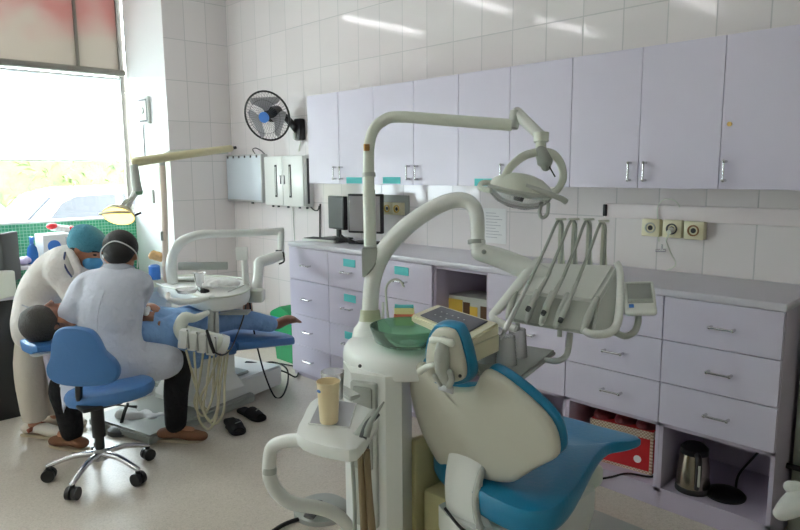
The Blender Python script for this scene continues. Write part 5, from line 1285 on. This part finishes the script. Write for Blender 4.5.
# crumpled white cloth and a pedal under the stool
g = G(); o = V((-3.663,1.428,0.040))
for i in range(8): g.ell(o+RR*(-.10+.03*i)+FF*(.03*math.sin(i*1.9))+V((0, 0, -.005*i+.02)), (.05, .045, .04), seg=10)
solo('floor_cloth', blend(g, .01, 2), M['paper'], 'crumpled white sheeting on the floor between stool and chair base', 'sheet')
c = V((-3.628,1.308,0.000))
t = thing('foot_pedal', 'dark foot pedal on the floor under the blue stool', 'pedal', c)
part('pedal_base', G().lathe(c, [(0, 0), (.075, 0), (.075, .025), (.05, .045), (0, .05)], 24), M['dgrey'], t)
part('pedal_bar', G().tube([c+V((0, 0, .05)), c+FF*.05+V((0, 0, .1)), c+FF*.1+V((0, 0, .13))], .010, 8, 3), M['black'], t)

# ------------------------------------------------------------------ desk corner by the window
t = thing('desk', 'black desk with a pale top at the left edge', 'desk', (-5.2, .55, 0))
part('desk_top', G().box(-6.12, -4.28, .0, 1.0, .72, .75, .004), M['top'], t)
part('side_panel', G().box(-4.34, -4.31, .02, .985, 0, .72, .002), M['black'], t)
part('back_panel', G().box(-6.1, -4.34, .95, .975, .05, .72, .002), M['black'], t)
o = V((-4.344,0.991,0.750))
MMx = Matrix.Translation(o) @ Matrix.Rotation(math.radians(-38), 4, 'Z')
t = thing('monitor', 'black desk monitor seen from behind at the left edge', 'monitor', o)
part('casing', G().box(-.10, .10, -.02, .02, .07, .36, .008, MMx), M['dgrey'], t)
part('rear_housing', G().box(-.06, .06, -.055, -.018, .09, .25, .012, MMx), M['black'], t)
part('stand', G().box(-.025, .025, -.02, .02, .006, .12, .004, MMx).lathe(o, [(0, 0), (.085, 0), (.085, .008), (.03, .014), (0, .014)], 24), M['black'], t)
o = V((-4.226,0.892,0.750))
solo('desk_console', G().box(-.10, .06, -.08, .08, 0, .15, .012, Matrix.Translation(o) @ Matrix.Rotation(.6, 4, 'Z')), M['offw'], 'pale boxy device on the desk left of the monitor', 'device')
t = thing('side_table', 'white side table against the green tiles under the window', 'table', (-5.95, 1.7, 0))
part('table_top', G().box(-6.15, -5.7, 1.06, 2.2, .70, .73, .004), M['top'], t)
for x, y in ((-6.1, 1.12), (-5.76, 1.12), (-6.1, 2.14), (-5.76, 2.14)):
    part('leg', G().box(x-.02, x+.02, y-.02, y+.02, 0, .70, .002), M['alu'], t)
t = thing('supply_box', 'white and blue box of supplies on the side table beneath the window', 'box', (-5.92, 1.7, .73))
part('box', G().box(-6.03, -5.80, 1.58, 1.98, .73, .955, .004), M['paper'], t)
part('blue_emblem', G().lathe((0, 0, 0), [(0, 0), (.05, 0), (.05, .003), (0, .003)], 20, frame((-5.799, 1.66, .86), (0, 1, 0), None, (1, 0, 0))), M['bluep'], t)
g = G()
for i in range(7): g.box(-5.80, -5.797, 1.75+i*.028, 1.762+i*.028, .87, .93)
part('lettering_bars', g, M['ink'], t)
g = G(); o = V((-5.93, 1.78, .975))
for i in range(5): g.ell(o+V((0, -.08+.035*i, .03-.007*i)), (.04, .035, .03), seg=10)
t = thing('snack_bag', 'red and white crumpled bag lying on the supply box under the window', 'bag', (-5.93, 1.78, .955))
part('bag', blend(g, .008, 2), M['pouch'], t)
part('red_print', G().ell(o+V((0.01, -.09, .04)), (.036, .045, .028)), M['red'], t)
part('red_print', G().ell(o+V((.01, .06, .01)), (.036, .03, .026)), M['red'], t)
c = V((-5.82, 1.50, .73))
t = thing('spray_bottle', 'blue spray bottle beside the supply box under the window', 'bottle', c)
part('bottle_body', G().lathe(c, [(0, 0), (.04, 0), (.042, .08), (.034, .13), (.014, .16), (0, .16)], 24), M['bottle'], t)
part('sprayer', G().cyl(c+V((0, 0, .155)), c+V((0, 0, .2)), .015).box(c.x-.02, c.x+.05, c.y-.012, c.y+.012, c.z+.195, c.z+.22, .004), M['bluep'], t)
g = G()
for i in range(6): g.ell((-5.80+.03*math.sin(i*2.2), 1.22+.05*i, .765), (.05, .04, .035), seg=10)
solo('plastic_bags', blend(g, .009, 1), mat('lilac_bag', s(206, 196, 226), .4, bump=.8, bscale=50), 'heap of pale lilac plastic bags on the side table', 'bags')


# ------------------------------------------------------------------ camera, light, colour management
cam = bpy.data.cameras.new('camera'); co = bpy.data.objects.new('camera', cam); COL.objects.link(co)
f, th, yaw, roll = 652.32, .1436, .8026, -.0083
Fv = V((-math.sin(yaw)*math.cos(th), math.cos(yaw)*math.cos(th), -math.sin(th)))
Rv = V((math.cos(yaw), math.sin(yaw), 0)); Uv = Rv.cross(Fv)
Rv, Uv = Rv*math.cos(roll)+Uv*math.sin(roll), Uv*math.cos(roll)-Rv*math.sin(roll)
mm = Matrix((Rv, Uv, -Fv)).transposed().to_4x4(); mm.translation = V((0, 0, 1.45)); co.matrix_world = mm
cam.sensor_fit = 'HORIZONTAL'; cam.sensor_width = 36; cam.lens = f/800*36; cam.clip_start = .05; cam.clip_end = 200
sc.camera = co
wd = bpy.data.worlds.new('sky'); sc.world = wd; wd.use_nodes = True
bg = wd.node_tree.nodes['Background']; bg.inputs[0].default_value = (.86, .93, 1, 1); bg.inputs[1].default_value = SKY
pt = bpy.data.lights.new('window_portal', 'AREA'); pt.shape = 'RECTANGLE'; pt.size = 5.0; pt.size_y = 2.1; pt.cycles.is_portal = True
po = bpy.data.objects.new('window_portal', pt); COL.objects.link(po); po.location = (XW-.15, -.05, 2.12)
po.rotation_euler = (PI/2, 0, -PI/2)
sc.view_settings.view_transform = 'Standard'; sc.view_settings.look = 'None'; sc.view_settings.gamma = 1
sc.view_settings.use_curve_mapping = False; sc.view_settings.exposure = EXPO
sc.cycles.use_denoising = True; sc.cycles.max_bounces = 10; sc.cycles.diffuse_bounces = 6; sc.cycles.transparent_max_bounces = 12
sc.cycles.sample_clamp_indirect = 6
